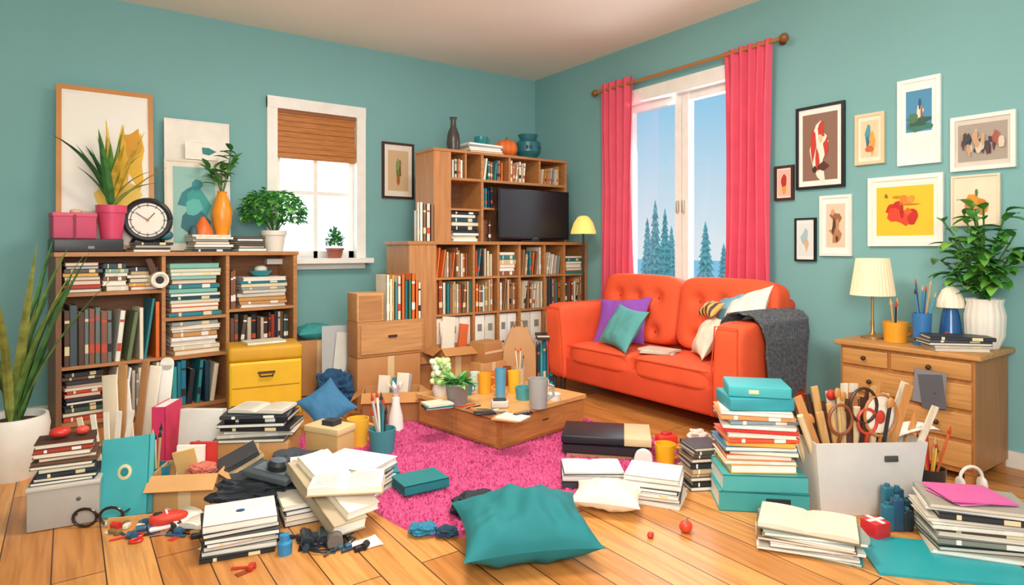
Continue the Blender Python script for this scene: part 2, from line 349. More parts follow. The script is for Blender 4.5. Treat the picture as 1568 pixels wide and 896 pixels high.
pic('abstract_print',T(-3.86,-.19,1.72)@R(-5,'X'),.46,.79,'#e0d6c2',.02,'#e9e2d2',[(-.1,.08,.18,.16,'#1f7f88',7,.4),(.10,.0,.18,.2,'#2b9a96',7,.4),(0,-.18,.24,.14,'#176a78',7,.4),(.0,-.04,.1,.1,'#56b8b0',7,.5),(.05,.22,.1,.06,'#2a8a94',7,.4)],art=(-.36,-.42,.36,.42,'#8fc0b8'))
pic('small_canvas_card',T(-3.80,-.165,2.20)@R(-5,'X'),.26,.16,'#f4efe4',.008,'#f4efe4',[(.18,0,.2,.3,'#1f7f80',5,.4)],dep=.012)
# ---------- left bookcase
M1=T(-4.826,-.652,0)@R(8)
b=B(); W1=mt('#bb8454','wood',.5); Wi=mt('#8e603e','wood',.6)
Hh=1.32
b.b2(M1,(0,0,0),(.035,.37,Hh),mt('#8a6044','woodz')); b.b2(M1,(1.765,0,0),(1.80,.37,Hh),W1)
for x in(.70,1.19): b.b2(M1,(x-.014,.002,.05),(x+.014,.36,Hh-.03),W1)
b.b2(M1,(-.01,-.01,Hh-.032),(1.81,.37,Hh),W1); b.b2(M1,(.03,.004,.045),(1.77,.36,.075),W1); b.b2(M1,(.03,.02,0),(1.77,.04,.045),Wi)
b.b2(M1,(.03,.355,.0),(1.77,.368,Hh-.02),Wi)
for x0,x1,z in((.035,.69,1.02),(.035,.69,.485),(.71,1.18,.79),(.71,1.18,.475),(1.2,1.765,.83),(1.2,1.765,.51)): b.b2(M1,(x0,.004,z-.025),(x1,.36,z),W1)
b.done('bookcase')
b=B(); random.seed(11)
def MP(x,y,z,r=0): return M1@T(x,y,z)@R(r)
b.pile(MP(.17,.17,1.021),.24,.26,.22,MIX,8,3);b.pile(MP(.39,.17,1.021),.17,.24,.21,MIX,6,3); b.pile(MP(.57,.17,1.021),.2,.26,.18,MIX+LIGHT,6,3)
b.row(M1,.05,.36,.486,.47,.24,['#5a3f33','#6b7a76','#8a5a48','#4a5a60','#a07a58','#3a3f46'],.025,.05,.03)
b.row(M1,.37,.685,.486,.50,.24,['#f2efe6','#2f3a43','#ddd5c4','#e0702e','#8fb0a4','#2b8592','#6c7c58','#f4ecd8'],.018,.035,.5)
b.pile(MP(.18,.17,.076),.26,.27,.35,DARK+['#d8cfc0','#c94f35','#e8e0cc'],13,3)
b.row(M1,.33,.68,.076,.39,.24,LIGHT,.015,.03,.2)
b.pile(MP(.945,.17,.791),.40,.27,.43,['#e8822e','#2b8592','#efe6d0','#cf5a3a','#7fc0b0','#f0d890','#1d4657','#e0a848','#8ac8bc'],13,3)
b.pile(MP(.95,.17,.476),.38,.27,.27,LIGHT+['#a5382a','#f4f0e6'],8,5)
b.row(M1,.73,1.17,.076,.38,.24,TEAL+['#a5382a','#222a30'],.02,.045,.25)
b.pile(MP(1.51,.16,.831),.42,.26,.26,LIGHT+['#1b7c90','#222a30','#3aa6a8'],9,5)
b.row(M1,1.215,1.29,.831,.38,.24,['#c9b9a0','#8a5a40','#e8e0cc'],.02,.035,0)
b.row(M1,1.215,1.75,.511,.29,.24,DARK+['#a5382a','#c9b9a0','#8a3a4a'],.02,.04,.2)
b.done('shelved_books')
b=B(); b.lathe(M1@T(1.53,.16,1.094),[(.03,0),(.07,.015),(.1,.05),(.095,.055),(.05,.02)],mt('#2b9aa0',rough=.3)); b.puff(M1@T(1.53,.16,1.16),(.11,.11,.07),2.2,mt('#e8e4da'),6); b.done('teal_bowl')
b=B(); b.lathe(M1@T(.66,-.03,1.10)@R(90,'X'),[(.02,-.12),(.06,-.12),(.064,.03),(.05,.034),(.03,.02),(.028,-.08)],mt('#eee8da',rough=.4)); b.cyl(M1@T(.66,-.045,1.10)@R(90,'X'),.028,.012,mt('#222222')); b.tube([(.64,.02,1.12),(.62,.03,1.2),(.60,.05,1.26)],.03,mt('#5a3a2a'),8,M1); b.done('spotlight_lamp')
b=B(); b.rbox(M1@T(.21,.17,1.37),(0,0,0),(.44,.28,.098),.008,mt('#2f3238',rough=.4)); b.b2(M1,(.2,.027,1.345),(.24,.031,1.365),mt('#8a8a90')); b.done('black_storage_tray')
b=B(); b.rbox(M1@T(.13,.19,1.505),(0,0,0),(.27,.2,.17),.008,mt('#c84a6c')); b.rbox(M1@T(.13,.19,1.598),(0,0,0),(.28,.21,.03),.006,mt('#dc5a7c')); b.b2(M1,(.12,.08,1.42),(.135,.09,1.6),mt('#8a2444')); b.puff(M1@T(.15,.19,1.628),(.08,.06,.035),2.4,mt('#e8c0a0'),5); b.done('pink_gift_box')
def pottop(M,r,h,col,rim=True,soil=True,rough=.45):
    b.lathe(M,[(0.001,0),(r*.72,0),(r*.95,h*.78),(r*1.05,h*.78),(r*1.08,h),(r*.95,h),(r*.92,h*.85),(0.001,h*.85)],mt(col,rough=rough),28)
    if soil: b.cyl(M@T(0,0,h*.84),r*.9,h*.02,mt('#3a2618','leaf',.9),20)
random.seed(3)
b=B(); Mp=M1@T(.37,.14,1.42); pottop(Mp,.098,.26,'#dc4a70')
for i in range(24):
    a=U(0,360); back=math.sin(math.radians(a+8)); e=U(52,86) if back<.2 else U(76,88); b.leaf(Mp@T(0,0,.22)@R(a),U(.40,.76),U(.05,.075),e,U(5,60) if back<.2 else U(2,12),mt(random.choice(['#3f7a3c','#5c9440','#2e6436','#9ab050','#c8a838']),'leaf',.5),9,.6)
b.done('potted_spiky_plant')
b=B(); b.pile(M1@T(.64,.17,1.32),.28,.24,.075,LIGHT+['#26282e'],4,4); b.done('magazine_stack')
b=B(); Mc=M1@T(.62,.14,1.575)@R(-14); ck=mt('#23262b',rough=.35)
def ring(M,R0,r,mat,n=40): b.tube([(R0*math.cos(2*math.pi*i/n),0,R0*math.sin(2*math.pi*i/n)) for i in range(n+1)],r,mat,8,M)
ring(Mc,.155,.024,ck); b.cyl(Mc@T(0,.02,0)@R(90,'X'),.15,.03,mt('#f3efe4'),36); ring(Mc@T(0,-.012,0),.118,.003,mt('#555555'))
for i in range(12):
    a=math.radians(30*i); b.box(Mc@T(.12*math.cos(a),-.013,.12*math.sin(a))@R(-30*i,'Y'),(0,0,0),(.026,.004,.007),ck)
b.box(Mc@T(0,-.015,0)@R(-50,'Y'),(.035,0,0),(.08,.004,.008),ck); b.box(Mc@R(35,'Y'),(-.05,-.017,0),(.1,.004,.006),ck); b.puff(Mc@T(0,-.016,0),(.022,.012,.022),2,mt('#b8862c'),5)
for sx in(-1,1): b.tube([(sx*.08,.0,-.13),(sx*.11,.03,-.178)],.014,ck,8,Mc)
b.puff(Mc@T(.12,.02,-.12),(.12,.07,.08),2.3,mt('#2f6f78'),6)
b.done('mantel_clock')
b=B(); b.pile(M1@T(1.08,.15,1.32),.32,.26,.14,LIGHT+['#26282e','#1b5c70'],7,4); b.done('magazine_stack')
b=B(); b.pile(M1@T(1.40,.15,1.32),.25,.26,.13,DARK+['#e8e0cc'],6,4); b.done('book_stack')
b=B(); b.lathe(M1@T(1.03,.12,1.462),[(.075,0),(.075,.03),(.05,.09),(.015,.15),(.001,.155)],mt('#e8702c',rough=.4)); b.lathe(M1@T(.95,.10,1.462),[(.04,0),(.04,.03),(.02,.07),(.001,.08)],mt('#3a5a68')); b.done('orange_ceramic_ornament')
b=B(); Mv=M1@T(1.19,.14,1.462); b.lathe(Mv,[(.001,0),(.05,0),(.075,.1),(.085,.2),(.06,.3),(.035,.36),(.04,.375),(.03,.37),(.001,.3)],mt('#f09a2c',rough=.3),28)
for i in range(5):
    a=i*72+10; tip=(.12*math.cos(math.radians(a)),.07*math.sin(math.radians(a)),U(.55,.78)); b.tube([(0,0,.33),(tip[0]*.4,tip[1]*.4,.5),tip],.004,mt('#4a6a30'),6,Mv)
    for j in range(7):
        t=.4+j*.1; p=(tip[0]*t,tip[1]*t,.33+(tip[2]-.33)*t); b.leaf(Mv@T(p)@R(U(0,360)),U(.1,.15),.055,U(10,60),40,mt(random.choice(['#3f8a3c','#6aa84a','#2f6e34']),'leaf'),5,.8)
b.done('vase_with_branches')
random.seed(5)
b=B(); Mq=M1@T(1.655,.17,1.32); pottop(Mq,.11,.19,'#f0ece2')
for i in range(620):
    th=U(0,2*math.pi); ph=math.acos(U(-.45,1)); r=U(.5,1)**.5
    p=Vector((.29*r*math.sin(ph)*math.cos(th),.15*r*math.sin(ph)*math.sin(th),.35+.22*r*math.cos(ph)))
    b.leaf(Mq@T(p)@R(math.degrees(th)+U(-40,40)),U(.05,.08),.042,U(-20,50),50,mt(random.choice(['#4faa44','#67c05a','#3a8e3c','#88d060']),'leaf'),4,.8)
for i in range(14):
    a=i*26; b.tube([(0,0,.15),(.15*math.cos(a),.1*math.sin(a),.36)],.005,mt('#3a6a2c'),5,Mq)
b.done('bushy_potted_plant')
b=B(); Mq=T(-2.58,-.09,1.251); pottop(Mq,.085,.10,'#a8604e')
for i in range(200):
    th=U(0,2*math.pi); r=U(.2,1)**.5; ph=math.acos(U(0,1)); p=Vector((.09*r*math.sin(ph)*math.cos(th),.06*r*math.sin(ph)*math.sin(th),.11+.2*r*math.cos(ph)))
    b.leaf(Mq@T(p)@R(math.degrees(th)),.045,.025,U(20,70),30,mt(random.choice(['#4f9a5c','#7ac06a','#3f7e54']),'leaf'),4,.8)
b.done('sill_succulent')
random.seed(9)
b=B(); Mq=T(fr(20,748,.36)); b.lathe(Mq,[(.001,0),(.12,0),(.16,.12),(.18,.30),(.17,.36),(.155,.36),(.15,.31),(.001,.31)],mt('#e9e5dd',rough=.4),32); b.cyl(Mq@T(0,0,.30),.155,.02,mt('#3a2618','leaf',.9))
for i in range(20):
    a=U(0,360); b.leaf(Mq@T(.03*math.cos(a),.03*math.sin(a),.3)@R(a),U(.7,1.25),U(.035,.055),U(66,87),U(5,40),mt(random.choice(['#3a6a34','#587a38','#2a5430','#8a9448']),'leaf',.5),10,.55)
b.done('potted_snake_plant')
# ---------- media bookcase
YF=-.98; XL=-2.20; XU=-1.91
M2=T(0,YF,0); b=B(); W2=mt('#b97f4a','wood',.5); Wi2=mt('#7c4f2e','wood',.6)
cols=[-1.93,-1.50,-1.21,-.945,-.616,-.344,-.03]
b.b2(M2,(XL,0,0),(-1.93,.5,1.41),mt('#c08854','woodz')); b.b2(M2,(XL-.02,-.012,1.385),(-.02,.5,1.415),W2)
for x in cols[1:]: b.b2(M2,(x-.013,.002,.04),(x+.013,.49,1.39),W2)
b.b2(M2,(-1.945,.002,.04),(-1.915,.49,1.39),W2)
for z in(.05,.31,.72,1.07): b.b2(M2,(-1.93,.003,z-.022),(-.03,.49,z),W2)
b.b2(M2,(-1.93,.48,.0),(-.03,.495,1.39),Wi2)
for i in range(6): b.b2(M2,(cols[i]+.02,-.01,.065),(cols[i+1]-.02,.02,.28),mt('#cf9a62','wood')); b.puff(M2@T((cols[i]+cols[i+1])/2,-.02,.18),(.025,.025,.025),2,mt('#4a3020'),4)
ZB,ZT=1.415,2.31; fy=.07
b.b2(M2,(XU,fy,ZB),(-1.72,.45,ZT),mt('#bc824e','woodz'))
for x in(-1.36,-.27): b.b2(M2,(x-.014,fy,ZB),(x+.014,.45,ZT),W2)
b.b2(M2,(XU-.01,fy-.01,ZT-.025),(-.25,.45,ZT),W2); b.b2(M2,(-1.72,fy+.003,2.015),(-.27,.45,2.04),W2); b.b2(M2,(-1.72,fy+.02,1.72),(-1.36,.44,1.74),W2)
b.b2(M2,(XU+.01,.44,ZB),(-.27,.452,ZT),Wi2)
b.b2(M2,(-1.56,fy+.003,2.04),(-1.54,.44,ZT),W2)
for x in(-1.02,-.63): b.b2(M2,(x-.012,fy+.003,2.04),(x+.012,.44,ZT),W2)
b.b2(M2,(-1.36,fy+.02,1.74),(-1.2,.44,1.76),W2)
b.done('media_shelving_unit')
random.seed(21); b=B()
BK=['#c7a070','#4b4f56','#e0702e','#e8dcc2','#8a5b42','#2b7f88','#efe6d0','#9a6a4a','#b0482a','#d8b98a']
def seg(i): return cols[i]+.02,cols[i+1]-.02
for i,(h3,h2) in enumerate([(1,1),(1,1),(2,1),(1,1),(3,1),(2,1)]):
    x0,x1=seg(i)
    b.row(M2,x0,x1-(0 if i<4 else .02),.721,.335,.22,BK,.018,.034,.15)
    if h3==1: b.row(M2,x0,x0+(x1-x0)*U(.85,1),1.071,.30,.22,BK,.018,.034,.35)
    elif h3==2: b.pile(M2@T((x0+x1)/2,.15,1.071),(x1-x0)*.92,.26,U(.16,.24),BK,6,1)
    else: b.row(M2,x0,x1,1.071,.25,.22,LIGHT,.02,.03,.9)
b.row(M2@T(0,fy,0),-1.70,-1.58,2.041,.23,.2,LIGHT,.015,.03,0)
b.row(M2@T(0,fy,0),-1.34,-1.08,2.041,.23,.2,BK,.02,.035,.2); b.row(M2@T(0,fy,0),-1.0,-.78,2.041,.23,.2,BK,.02,.035,.3); b.row(M2@T(0,fy,0),-.6,-.36,2.041,.22,.2,LIGHT,.015,.02,.9)
b.row(M2@T(0,fy,0),-1.34,-1.22,1.761,.22,.2,['#2b8592','#163d54'],.02,.035,0); b.row(M2@T(0,fy,0),-1.34,-1.22,1.416,.28,.2,['#3b3f46','#74482f'],.02,.035,0)
b.done('shelved_books')
b=B(); random.seed(2)
for i in range(5):
    x0,x1=seg(i); n=max(2,int((x1-x0)/.1)); w=(x1-x0)/n
    for k in range(n):
        xx=x0+w*(k+.5); b.rbox(M2@T(xx,.17,.311+.185),(0,0,0),(w-.01,.28,.37),.005,mt(random.choice(['#efe9dd','#e3dccd','#f5f1e8','#c9a27c']))); b.box(M2,(xx,.028,.56),(w*.4,.003,.07),mt('#8f8a80')); b.cyl(M2@T(xx,.031,.40)@R(90,'X'),.012,.004,mt('#55504a'))
b.done('magazine_files')
b=B(); b.rbox(M2@T(-.19,.14,.31+.11),(0,0,0),(.24,.22,.2),.01,mt('#caa06c','card')); b.done('wicker_box')
b=B(); random.seed(4); b.row(M2,-2.12,-1.93,1.416,.38,.055,['#f0ebe0','#d9d2c4','#8a6a50','#e8e2d6'],.025,.045,0); b.done('ring_binders')
b=B(); b.pile(M2@T(-1.54,.2,1.416),.32,.2,.29,['#26282e','#1d4657','#efe6d0','#8fb0a4','#3b3f46'],9,2); b.done('book_stack')
b=B(); Mt=T(-.745,YF+.02,1.4155); tvb=mt('#141518',rough=.25); b.rbox(Mt@T(0,.0,.285),(0,0,0),(.93,.04,.52),.006,tvb); b.box(Mt,(0,-.0205,.29),(.90,.002,.485),mt('#1a1b1f',rough=.35)); b.box(Mt,(0,.0,.02),(.1,.05,.03),tvb); b.rbox(Mt@T(0,.02,.007),(0,0,0),(.36,.09,.013),.004,tvb); b.box(Mt,(0,-.022,.04),(.05,.001,.006),mt('#777777')); b.done('television')
Zt=2.311
b=B(); b.lathe(T(-1.62,YF+.2,Zt),[(.001,0),(.055,0),(.07,.08),(.06,.17),(.03,.25),(.026,.31),(.04,.34),(.03,.34),(.001,.3)],mt('#45403c',rough=.3),24); b.done('dark_vase')
b=B(); b.pile(T(-1.30,YF+.24,Zt),.44,.3,.09,LIGHT,5,4); b.done('magazine_stack')
b=B(); b.lathe(T(-1.28,YF+.22,Zt+.093),[(.001,0),(.04,0),(.07,.05),(.07,.09),(.062,.09),(.001,.04)],mt('#1f7f80',rough=.3)); b.tube([(.065,0,.03),(.1,0,.045),(.1,0,.07),(.065,0,.08)],.008,mt('#1f7f80'),7,T(-1.28,YF+.22,Zt+.093)); b.done('teal_cup')
b=B(); b.puff(T(-.95,YF+.24,Zt+.095),(.23,.23,.19),2.2,mt('#e2722c',rough=.5),14,lambda q,p:q*(1-.05*math.cos(8*math.atan2(q.y,q.x)))); b.tube([(0,0,.17),(.01,0,.22)],[.014,.008],mt('#5a6a30'),7,T(-.95,YF+.24,Zt)); b.done('orange_pumpkin')
b=B(); b.lathe(T(-.66,YF+.24,Zt),[(.001,0),(.08,0),(.14,.08),(.135,.18),(.09,.22),(.11,.27),(.095,.27),(.001,.2)],mt('#256a74',rough=.35),28)
for i in range(6): b.puff(T(-.66+.13*math.cos(i),YF+.24-.13*abs(math.sin(i)),Zt+.12),(.03,.03,.05),2,mt('#143f48'),4)
b.done('teal_ceramic_pot')
b=B(); p=(-.33,-1.27,0); b.cyl(T(p),.12,.02,mt('#3a3430',rough=.3),24); b.tube([(0,0,.02),(0,0,1.6)],.011,mt('#3a3430',rough=.3),8,T(p))
b.lathe(T(-.33,-1.27,1.50),[(.135,0),(.13,.03),(.10,.12),(.06,.175),(.03,.19),(.001,.19)],emis('#f2c86a',.6),28); b.done('floor_lamp')
# ---------- sofa
MS=T(-.165,-2.60,0)@R(-90); so=mt('#ee5c32','cloth',.8); so2=mt('#da4c28','cloth',.8)
b=B()
b.rbox(MS,(0,-.44,.25),(1.86,.80,.22),.03,so2)
def arm(sx):
    def fn(q,p):
        t=(q.z+.36)/.72; q.x+= sx*.035*t*t; q.y-=.02*t; return q
    b.puff(MS@T(sx*.925,-.445,.48),(.25,.86,.70),9,so,16,fn)
    b.tube([(sx*.925-.11,-.872,.16),(sx*.925-.105,-.885,.5),(sx*.925-.09+sx*.02,-.892,.80),(sx*.925+.09+sx*.02,-.892,.80),(sx*.925+.105,-.885,.5),(sx*.925+.11,-.872,.16)],.005,so2,6,MS)
arm(-1);arm(1)
b.rbox(MS,(.02,-.08,.55),(1.86,.16,.82),.05,so2,4)
for sx in(-1,1):
    b.puff(MS@T(sx*.40,-.53,.392),(.79,.66,.175),7,so,16,lambda q,p:Vector((q.x,q.y,q.z+(.018*math.cos(q.x*3.6)*math.cos(q.y*3.6) if q.z>0 else 0))))
    b.tube([(sx*.40+.37*a,-.862,.46) for a in[-1,-.5,0,.5,1]],.006,so2,6,MS)
    bt=[(-.24,.10),(0,.10),(.24,.10),(-.12,-.06),(.12,-.06),(-.24,-.2),(0,-.2),(.24,-.2)]
    def fb(q,p):
        if q.y<0:
            dsum=0
            for x,z in bt:
                r2=((q.x-x)**2+(q.z-z)**2); dsum+=.058*math.exp(-r2/.0038)
            q.y+=dsum-.02*math.cos(q.x*3.2)
        return q
    MB=MS@T(sx*.465+.02,-.20,.79)@R(-10,'X'); b.puff(MB,(.93,.24,.62),6,so,36,fb)
    for x,z in bt: b.puff(MB@T(x,-.078,z),(.032,.02,.032),2,mt('#b83a1a'),5)
for sx in(-.88,.88):
    for y in(-.82,-.1): b.lathe(MS@T(sx,y,0),[(.018,0),(.03,.145)],mt('#2e211a'),10)
b.done('sofa')
def pil(name,M,w,d,h,c,seed,st=None):
    b=B(); b.pillow(M,w,d,h,mt(c,'cloth',.8),seed,stripes=mt(st,'cloth',.8) if st else None); return b.done(name)
pil('purple_throw_pillow',MS@T(-.46,-.48,.69)@R(12)@R(62,'X')@R(6,'Z'),.54,.46,.15,'#9250b8',1)
pil('teal_throw_pillow',MS@T(-.25,-.68,.665)@R(-14)@R(58,'X')@R(-4,'Z'),.50,.40,.15,'#5aa6a6',2)
pil('cream_throw_pillow',MS@T(.50,-.50,.66)@R(-40)@R(60,'X'),.40,.36,.15,'#f2e8d4',3)
pil('blue_throw_pillow',MS@T(.60,-.30,.88)@R(-10)@R(60,'X')@R(20,'Z'),.34,.30,.12,'#7ab4cc',9)
pil('white_throw_pillow',MS@T(.74,-.36,.88)@R(-18)@R(50,'X')@R(25,'Z'),.42,.36,.14,'#f2ede2',4)
b=B(); b.pillow(MS@T(.48,-.44,.87)@R(-20)@R(40,'X'),.20,.16,.10,mt('#e8b060','cloth'),6,stripes=mt('#4a3a32','cloth')); b.done('plush_toy')
b=B(); b.pile(MS@T(.12,-.62,.494)@R(20),.30,.20,.028,['#26282e','#d8cfc0'],2,14,.03); b.done('magazine_stack')
b=B(); path=[(.775,.48),(.78,.70),(.79,.80),(.84,.865),(.93,.885),(1.03,.875),(1.10,.82),(1.12,.70),(1.115,.50),(1.11,.27)]
pts=[]
for i in range(len(path)-1):
    for k in range(6): t=k/6; pts.append((path[i][0]*(1-t)+path[i+1][0]*t,path[i][1]*(1-t)+path[i+1][1]*t))
pts.append(path[-1]); nx=100; vs=[];fs=[]
for i,(x,z) in enumerate(pts):
    for j in range(nx+1):
        v=j/nx; sag=.06*math.sin(v*9)*max(0,(i-40)/14)
        ln=.018*math.sin(v*2*math.pi*9+math.sin(i*.35)*.8)
        y=-.74+v*.62*(1-.3*max(0,(i-34)/20))+ .09*max(0,(i-34)/20)
        vs.append((x+(abs(ln) if i>30 else -abs(ln)*.3),y,z+(abs(ln) if 12<i<38 else 0)+sag))
for i in range(len(pts)-1):
    for j in range(nx): a=i*(nx+1)+j; fs.append((a,a+1,a+nx+2,a+nx+1))
b.add(MS,vs,fs,mt('#585c62','knit',.95)); b.done('knitted_throw_blanket')
# ---------- rug
def rug():
    b=B(); RC=Vector((-2.48,-2.64)); ang=math.radians(4); hx,hy=1.04,1.04
    nx=110; vs=[];fs=[]
    def pos(u,v):
        n=7; L=max(1e-6,(abs(u)**n+abs(v)**n)**(1/n)); m=max(abs(u),abs(v)); k=m/L if m>0 else 1
        x=u*k*hx+(v*-.02); y=v*k*hy
        return RC.x+x*math.cos(ang)-y*math.sin(ang),RC.y+x*math.sin(ang)+y*math.cos(ang)
    for i in range(nx+1):
        for j in range(nx+1):
            u=-1+2*i/nx; v=-1+2*j/nx; x,y=pos(u,v); e=max(abs(u),abs(v))
            z=.018+.010*noise.noise(Vector((x*25,y*25,0)))+.006*U(-1,1) if e<.995 else 0.001
            vs.append((x,y,z))
    for i in range(nx):
        for j in range(nx): a=i*(nx+1)+j; fs.append((a,a+nx+1,a+nx+2,a+1))
    b.add(ML,vs,fs,mt('#cc5086','cloth',.95))
    ms=[mt(c,'plain',.95) for c in('#d65c94','#c2447c','#e274a4')]
    groups=[([],[]) for _ in ms]
    for k in range(34000):
        u,v=U(-1,1),U(-1,1); x,y=pos(u,v); g=random.randrange(3); V,Fc=groups[g]; o=len(V)
        a=U(0,6.28); dx,dy=.006*math.cos(a),.006*math.sin(a); tx,ty=U(-.012,.012),U(-.012,.012)
        V+=[(x-dx,y-dy,.012),(x+dx,y+dy,.012),(x+tx,y+ty,.012+U(.012,.022))]; Fc.append((o,o+1,o+2))
    for (V,Fc),m in zip(groups,ms): b.add(ML,V,Fc,m)
    b.done('pink_shag_rug',flat=True)
rug()
# ---------- coffee table
RZ=.03
MT=T(-2.455,-2.834,RZ)@R(9.5)
b=B(); tw,td,th=.90,.92,.22; Wt=mt('#dba668','wood',.4); Wf=mt('#b87840','wood',.45)
b.b2(MT,(.015,.015,0),(tw-.015,td-.015,th-.025),Wf); b.b2(MT,(0,0,th-.028),(tw,td,th),Wt)
b.b2(MT,(.006,.05,.02),(.016,.45,th-.04),mt('#c4864a','woody')); b.b2(MT,(.006,.47,.02),(.016,.88,th-.04),mt('#c4864a','woody'))
b.b2(MT,(.03,.006,.02),(.87,.016,th-.04),mt('#c08244','wood')); b.b2(MT,(.42,.003,.11),(.48,.008,.12),mt('#5a3a20'))
b.done('coffee_table')
TZ=RZ+th+.001
def tt(px,py,z=TZ): 
    d=fd(py,z); return at(px,d,z)
def cup(name,p,r,h,col,handle=True,stuff=None,z0=0,rough=.3,taper=.85,lb=None):
    b=B(); M=T(p); b.lathe(M,[(.001,0),(r*taper,0),(r,h),(r*.9,h),(r*taper*.88,h*.08),(.001,h*.08)],mt(col,rough=rough),24)
    if handle: b.tube([(r*.9,0,h*.8),(r*1.5,0,h*.72),(r*1.55,0,h*.4),(r*.85,0,h*.25)],r*.14,mt(col,rough=rough),7,M@R(CR+10))
    if stuff:
        for c in stuff:
            a=U(0,360); l=h*U(1.4,2.1); q=M@T(0,0,h*.1)@R(a)@R(U(4,14),'Y'); b.cyl(q,r*.09,l,mt(c),7); b.lathe(q@T(0,0,l),[(r*.09,0),(r*.14,r*.1),(.001,r*.6)],mt(random.choice(['#2a2a2a','#d8b070','#c9442e'])),7)
    return b.done(name)
cup('yellow_mug',tt(742,602),.055,.15,'#eda82c'); cup('yellow_mug',tt(787,600),.05,.16,'#f4bc34',False)
cup('blue_tumbler',tt(766,608),.042,.21,'#5f9fc0',False,rough=.15); cup('teal_tumbler',tt(802,611),.065,.09,'#4aa0a8',False)
cup('metal_cup',tt(824,624),.07,.20,'#a5a5a2',True,rough=.3); cup('brush_cup',tt(795,590),.045,.14,'#c9b8a0',False,['#e8e0d0','#c9a060','#eeeeee','#4f8fb0'])
cup('glass_tumbler',tt(727,595),.04,.13,'#d8e4e4',False,rough=.1); cup('orange_cup',tt(757,592),.045,.12,'#e07a3c',False); cup('white_bowl',tt(848,612),.05,.045,'#f0ece4',False)
cup('jam_jar',tt(776,590),.035,.15,'#8a4a2c',False,rough=.2); cup('paint_pot',tt(815,598),.035,.09,'#d8442e',False); cup('paint_pot',tt(835,598),.03,.08,'#f0ece4',False); cup('teal_mug',tt(716,604),.035,.08,'#2f8a90')
random.seed(8)
b=B(); Mq=T(tt(700,618)); b.lathe(Mq,[(.001,0),(.065,0),(.085,.13),(.095,.14),(.09,.15),(.075,.14),(.001,.12)],mt('#8a8580',rough=.5))
for i in range(90):
    th_=U(0,6.28); r=U(.1,1)**.5; b.leaf(Mq@T(.05*r*math.cos(th_),.05*r*math.sin(th_),.13)@R(math.degrees(th_)),U(.07,.13),.035,U(20,85),60,mt(random.choice(['#5aaa54','#9ad07a','#3f8e44']),'leaf'),5,.8)
b.done('potted_herb')
b=B(); Mq=T(tt(674,606)); b.lathe(Mq,[(.001,0),(.045,0),(.06,.05),(.05,.09),(.001,.08)],mt('#e8e4da'))
for i in range(60):
    th_=U(0,6.28); b.puff(Mq@T(.07*math.cos(th_)*U(.2,1),.07*math.sin(th_)*U(.2,1),U(.1,.27)),(.045,.045,.045),2,mt(random.choice(['#c8e89a','#8fc870','#e8f4b8','#ffffe8'])),4)
b.done('flower_arrangement')
b=B(); b.rbox(T(tt(742,634))@R(CR+15),(0,0,.008),(.14,.08,.014),.004,mt('#24262a',rough=.3)); b.done('smartphone')
b=B(); b.pile(T(tt(778,642))@R(CR-10),.2,.14,.015,LIGHT,2,20,.03); b.done('note_papers')
b=B(); b.rbox(T(tt(765,624))@R(CR+5),(0,0,.025),(.12,.06,.05),.01,mt('#c9c4b8')); b.rbox(T(tt(765,624))@R(CR+5),(0,0,.055),(.09,.05,.012),.004,mt('#33363a')); b.done('stapler')
b=B(); b.rbox(T(tt(800,636))@R(CR+40),(0,0,.009),(.15,.045,.018),.006,mt('#2b2d31',rough=.4))
for i in range(6): b.cyl(T(tt(800,636))@R(CR+40)@T(-.05+.02*i,0,.017),.006,.003,mt('#c9c9c9'),8)
b.done('remote_control')
b=B(); b.pile(T(tt(668,624))@R(CR+20),.20,.15,.035,['#26282e','#efe6d0','#2b8592'],3,12,.01); b.done('notebook_stack')
b=B()
for i in range(7): q=T(tt(716+i*9,622+i*2))@R(CR+U(-60,60)); b.tube([(-.06,0,.005),(.06,0,.005)],.005,mt(['#c8322a','#2a2a2e','#e8a030','#2b6a90','#f0ece2','#2b8592','#8a4a2a'][i]),6,q)
b.done('scattered_pens')
# ---------- cabinets & boxes behind
b=B(); wd=mt('#b98250','wood'); b.rbox(ML,(-2.49,-1.125,.58),(.62,.24,.30),.008,wd)
b.b2(ML,(-2.77,-1.255,.46),(-2.21,-1.24,.70),mt('#c8925c','wood')); b.rbox(ML,(-2.49,-1.262,.60),(.08,.015,.02),.004,mt('#3a2a1c'))
b.done('drawer_box')
b=B(); b.rbox(ML,(-2.51,-1.125,.214),(.58,.24,.428),.006,mt('#bd8450','card')); b.b2(ML,(-2.53,-1.247,0),(-2.47,-1.244,.428),mt('#dcc090','card')); b.done('moving_box')
b=B(); b.rbox(ML,(-2.68,-1.125,.731+.12),(.24,.22,.24),.006,mt('#cc9860','wood')); b.b2(ML,(-2.78,-1.24,.75),(-2.58,-1.232,.95),mt('#b07c4c','wood')); b.done('wooden_crate')
b=B(); random.seed(6); b.row(T(0,-1.24,0),-2.54,-2.2,.731,.42,.22,['#e0702e','#4a7a60','#efe6d0','#e8ac48','#2b7f88','#c7a070','#4a8a9a'],.018,.035,.3); b.done('upright_books')
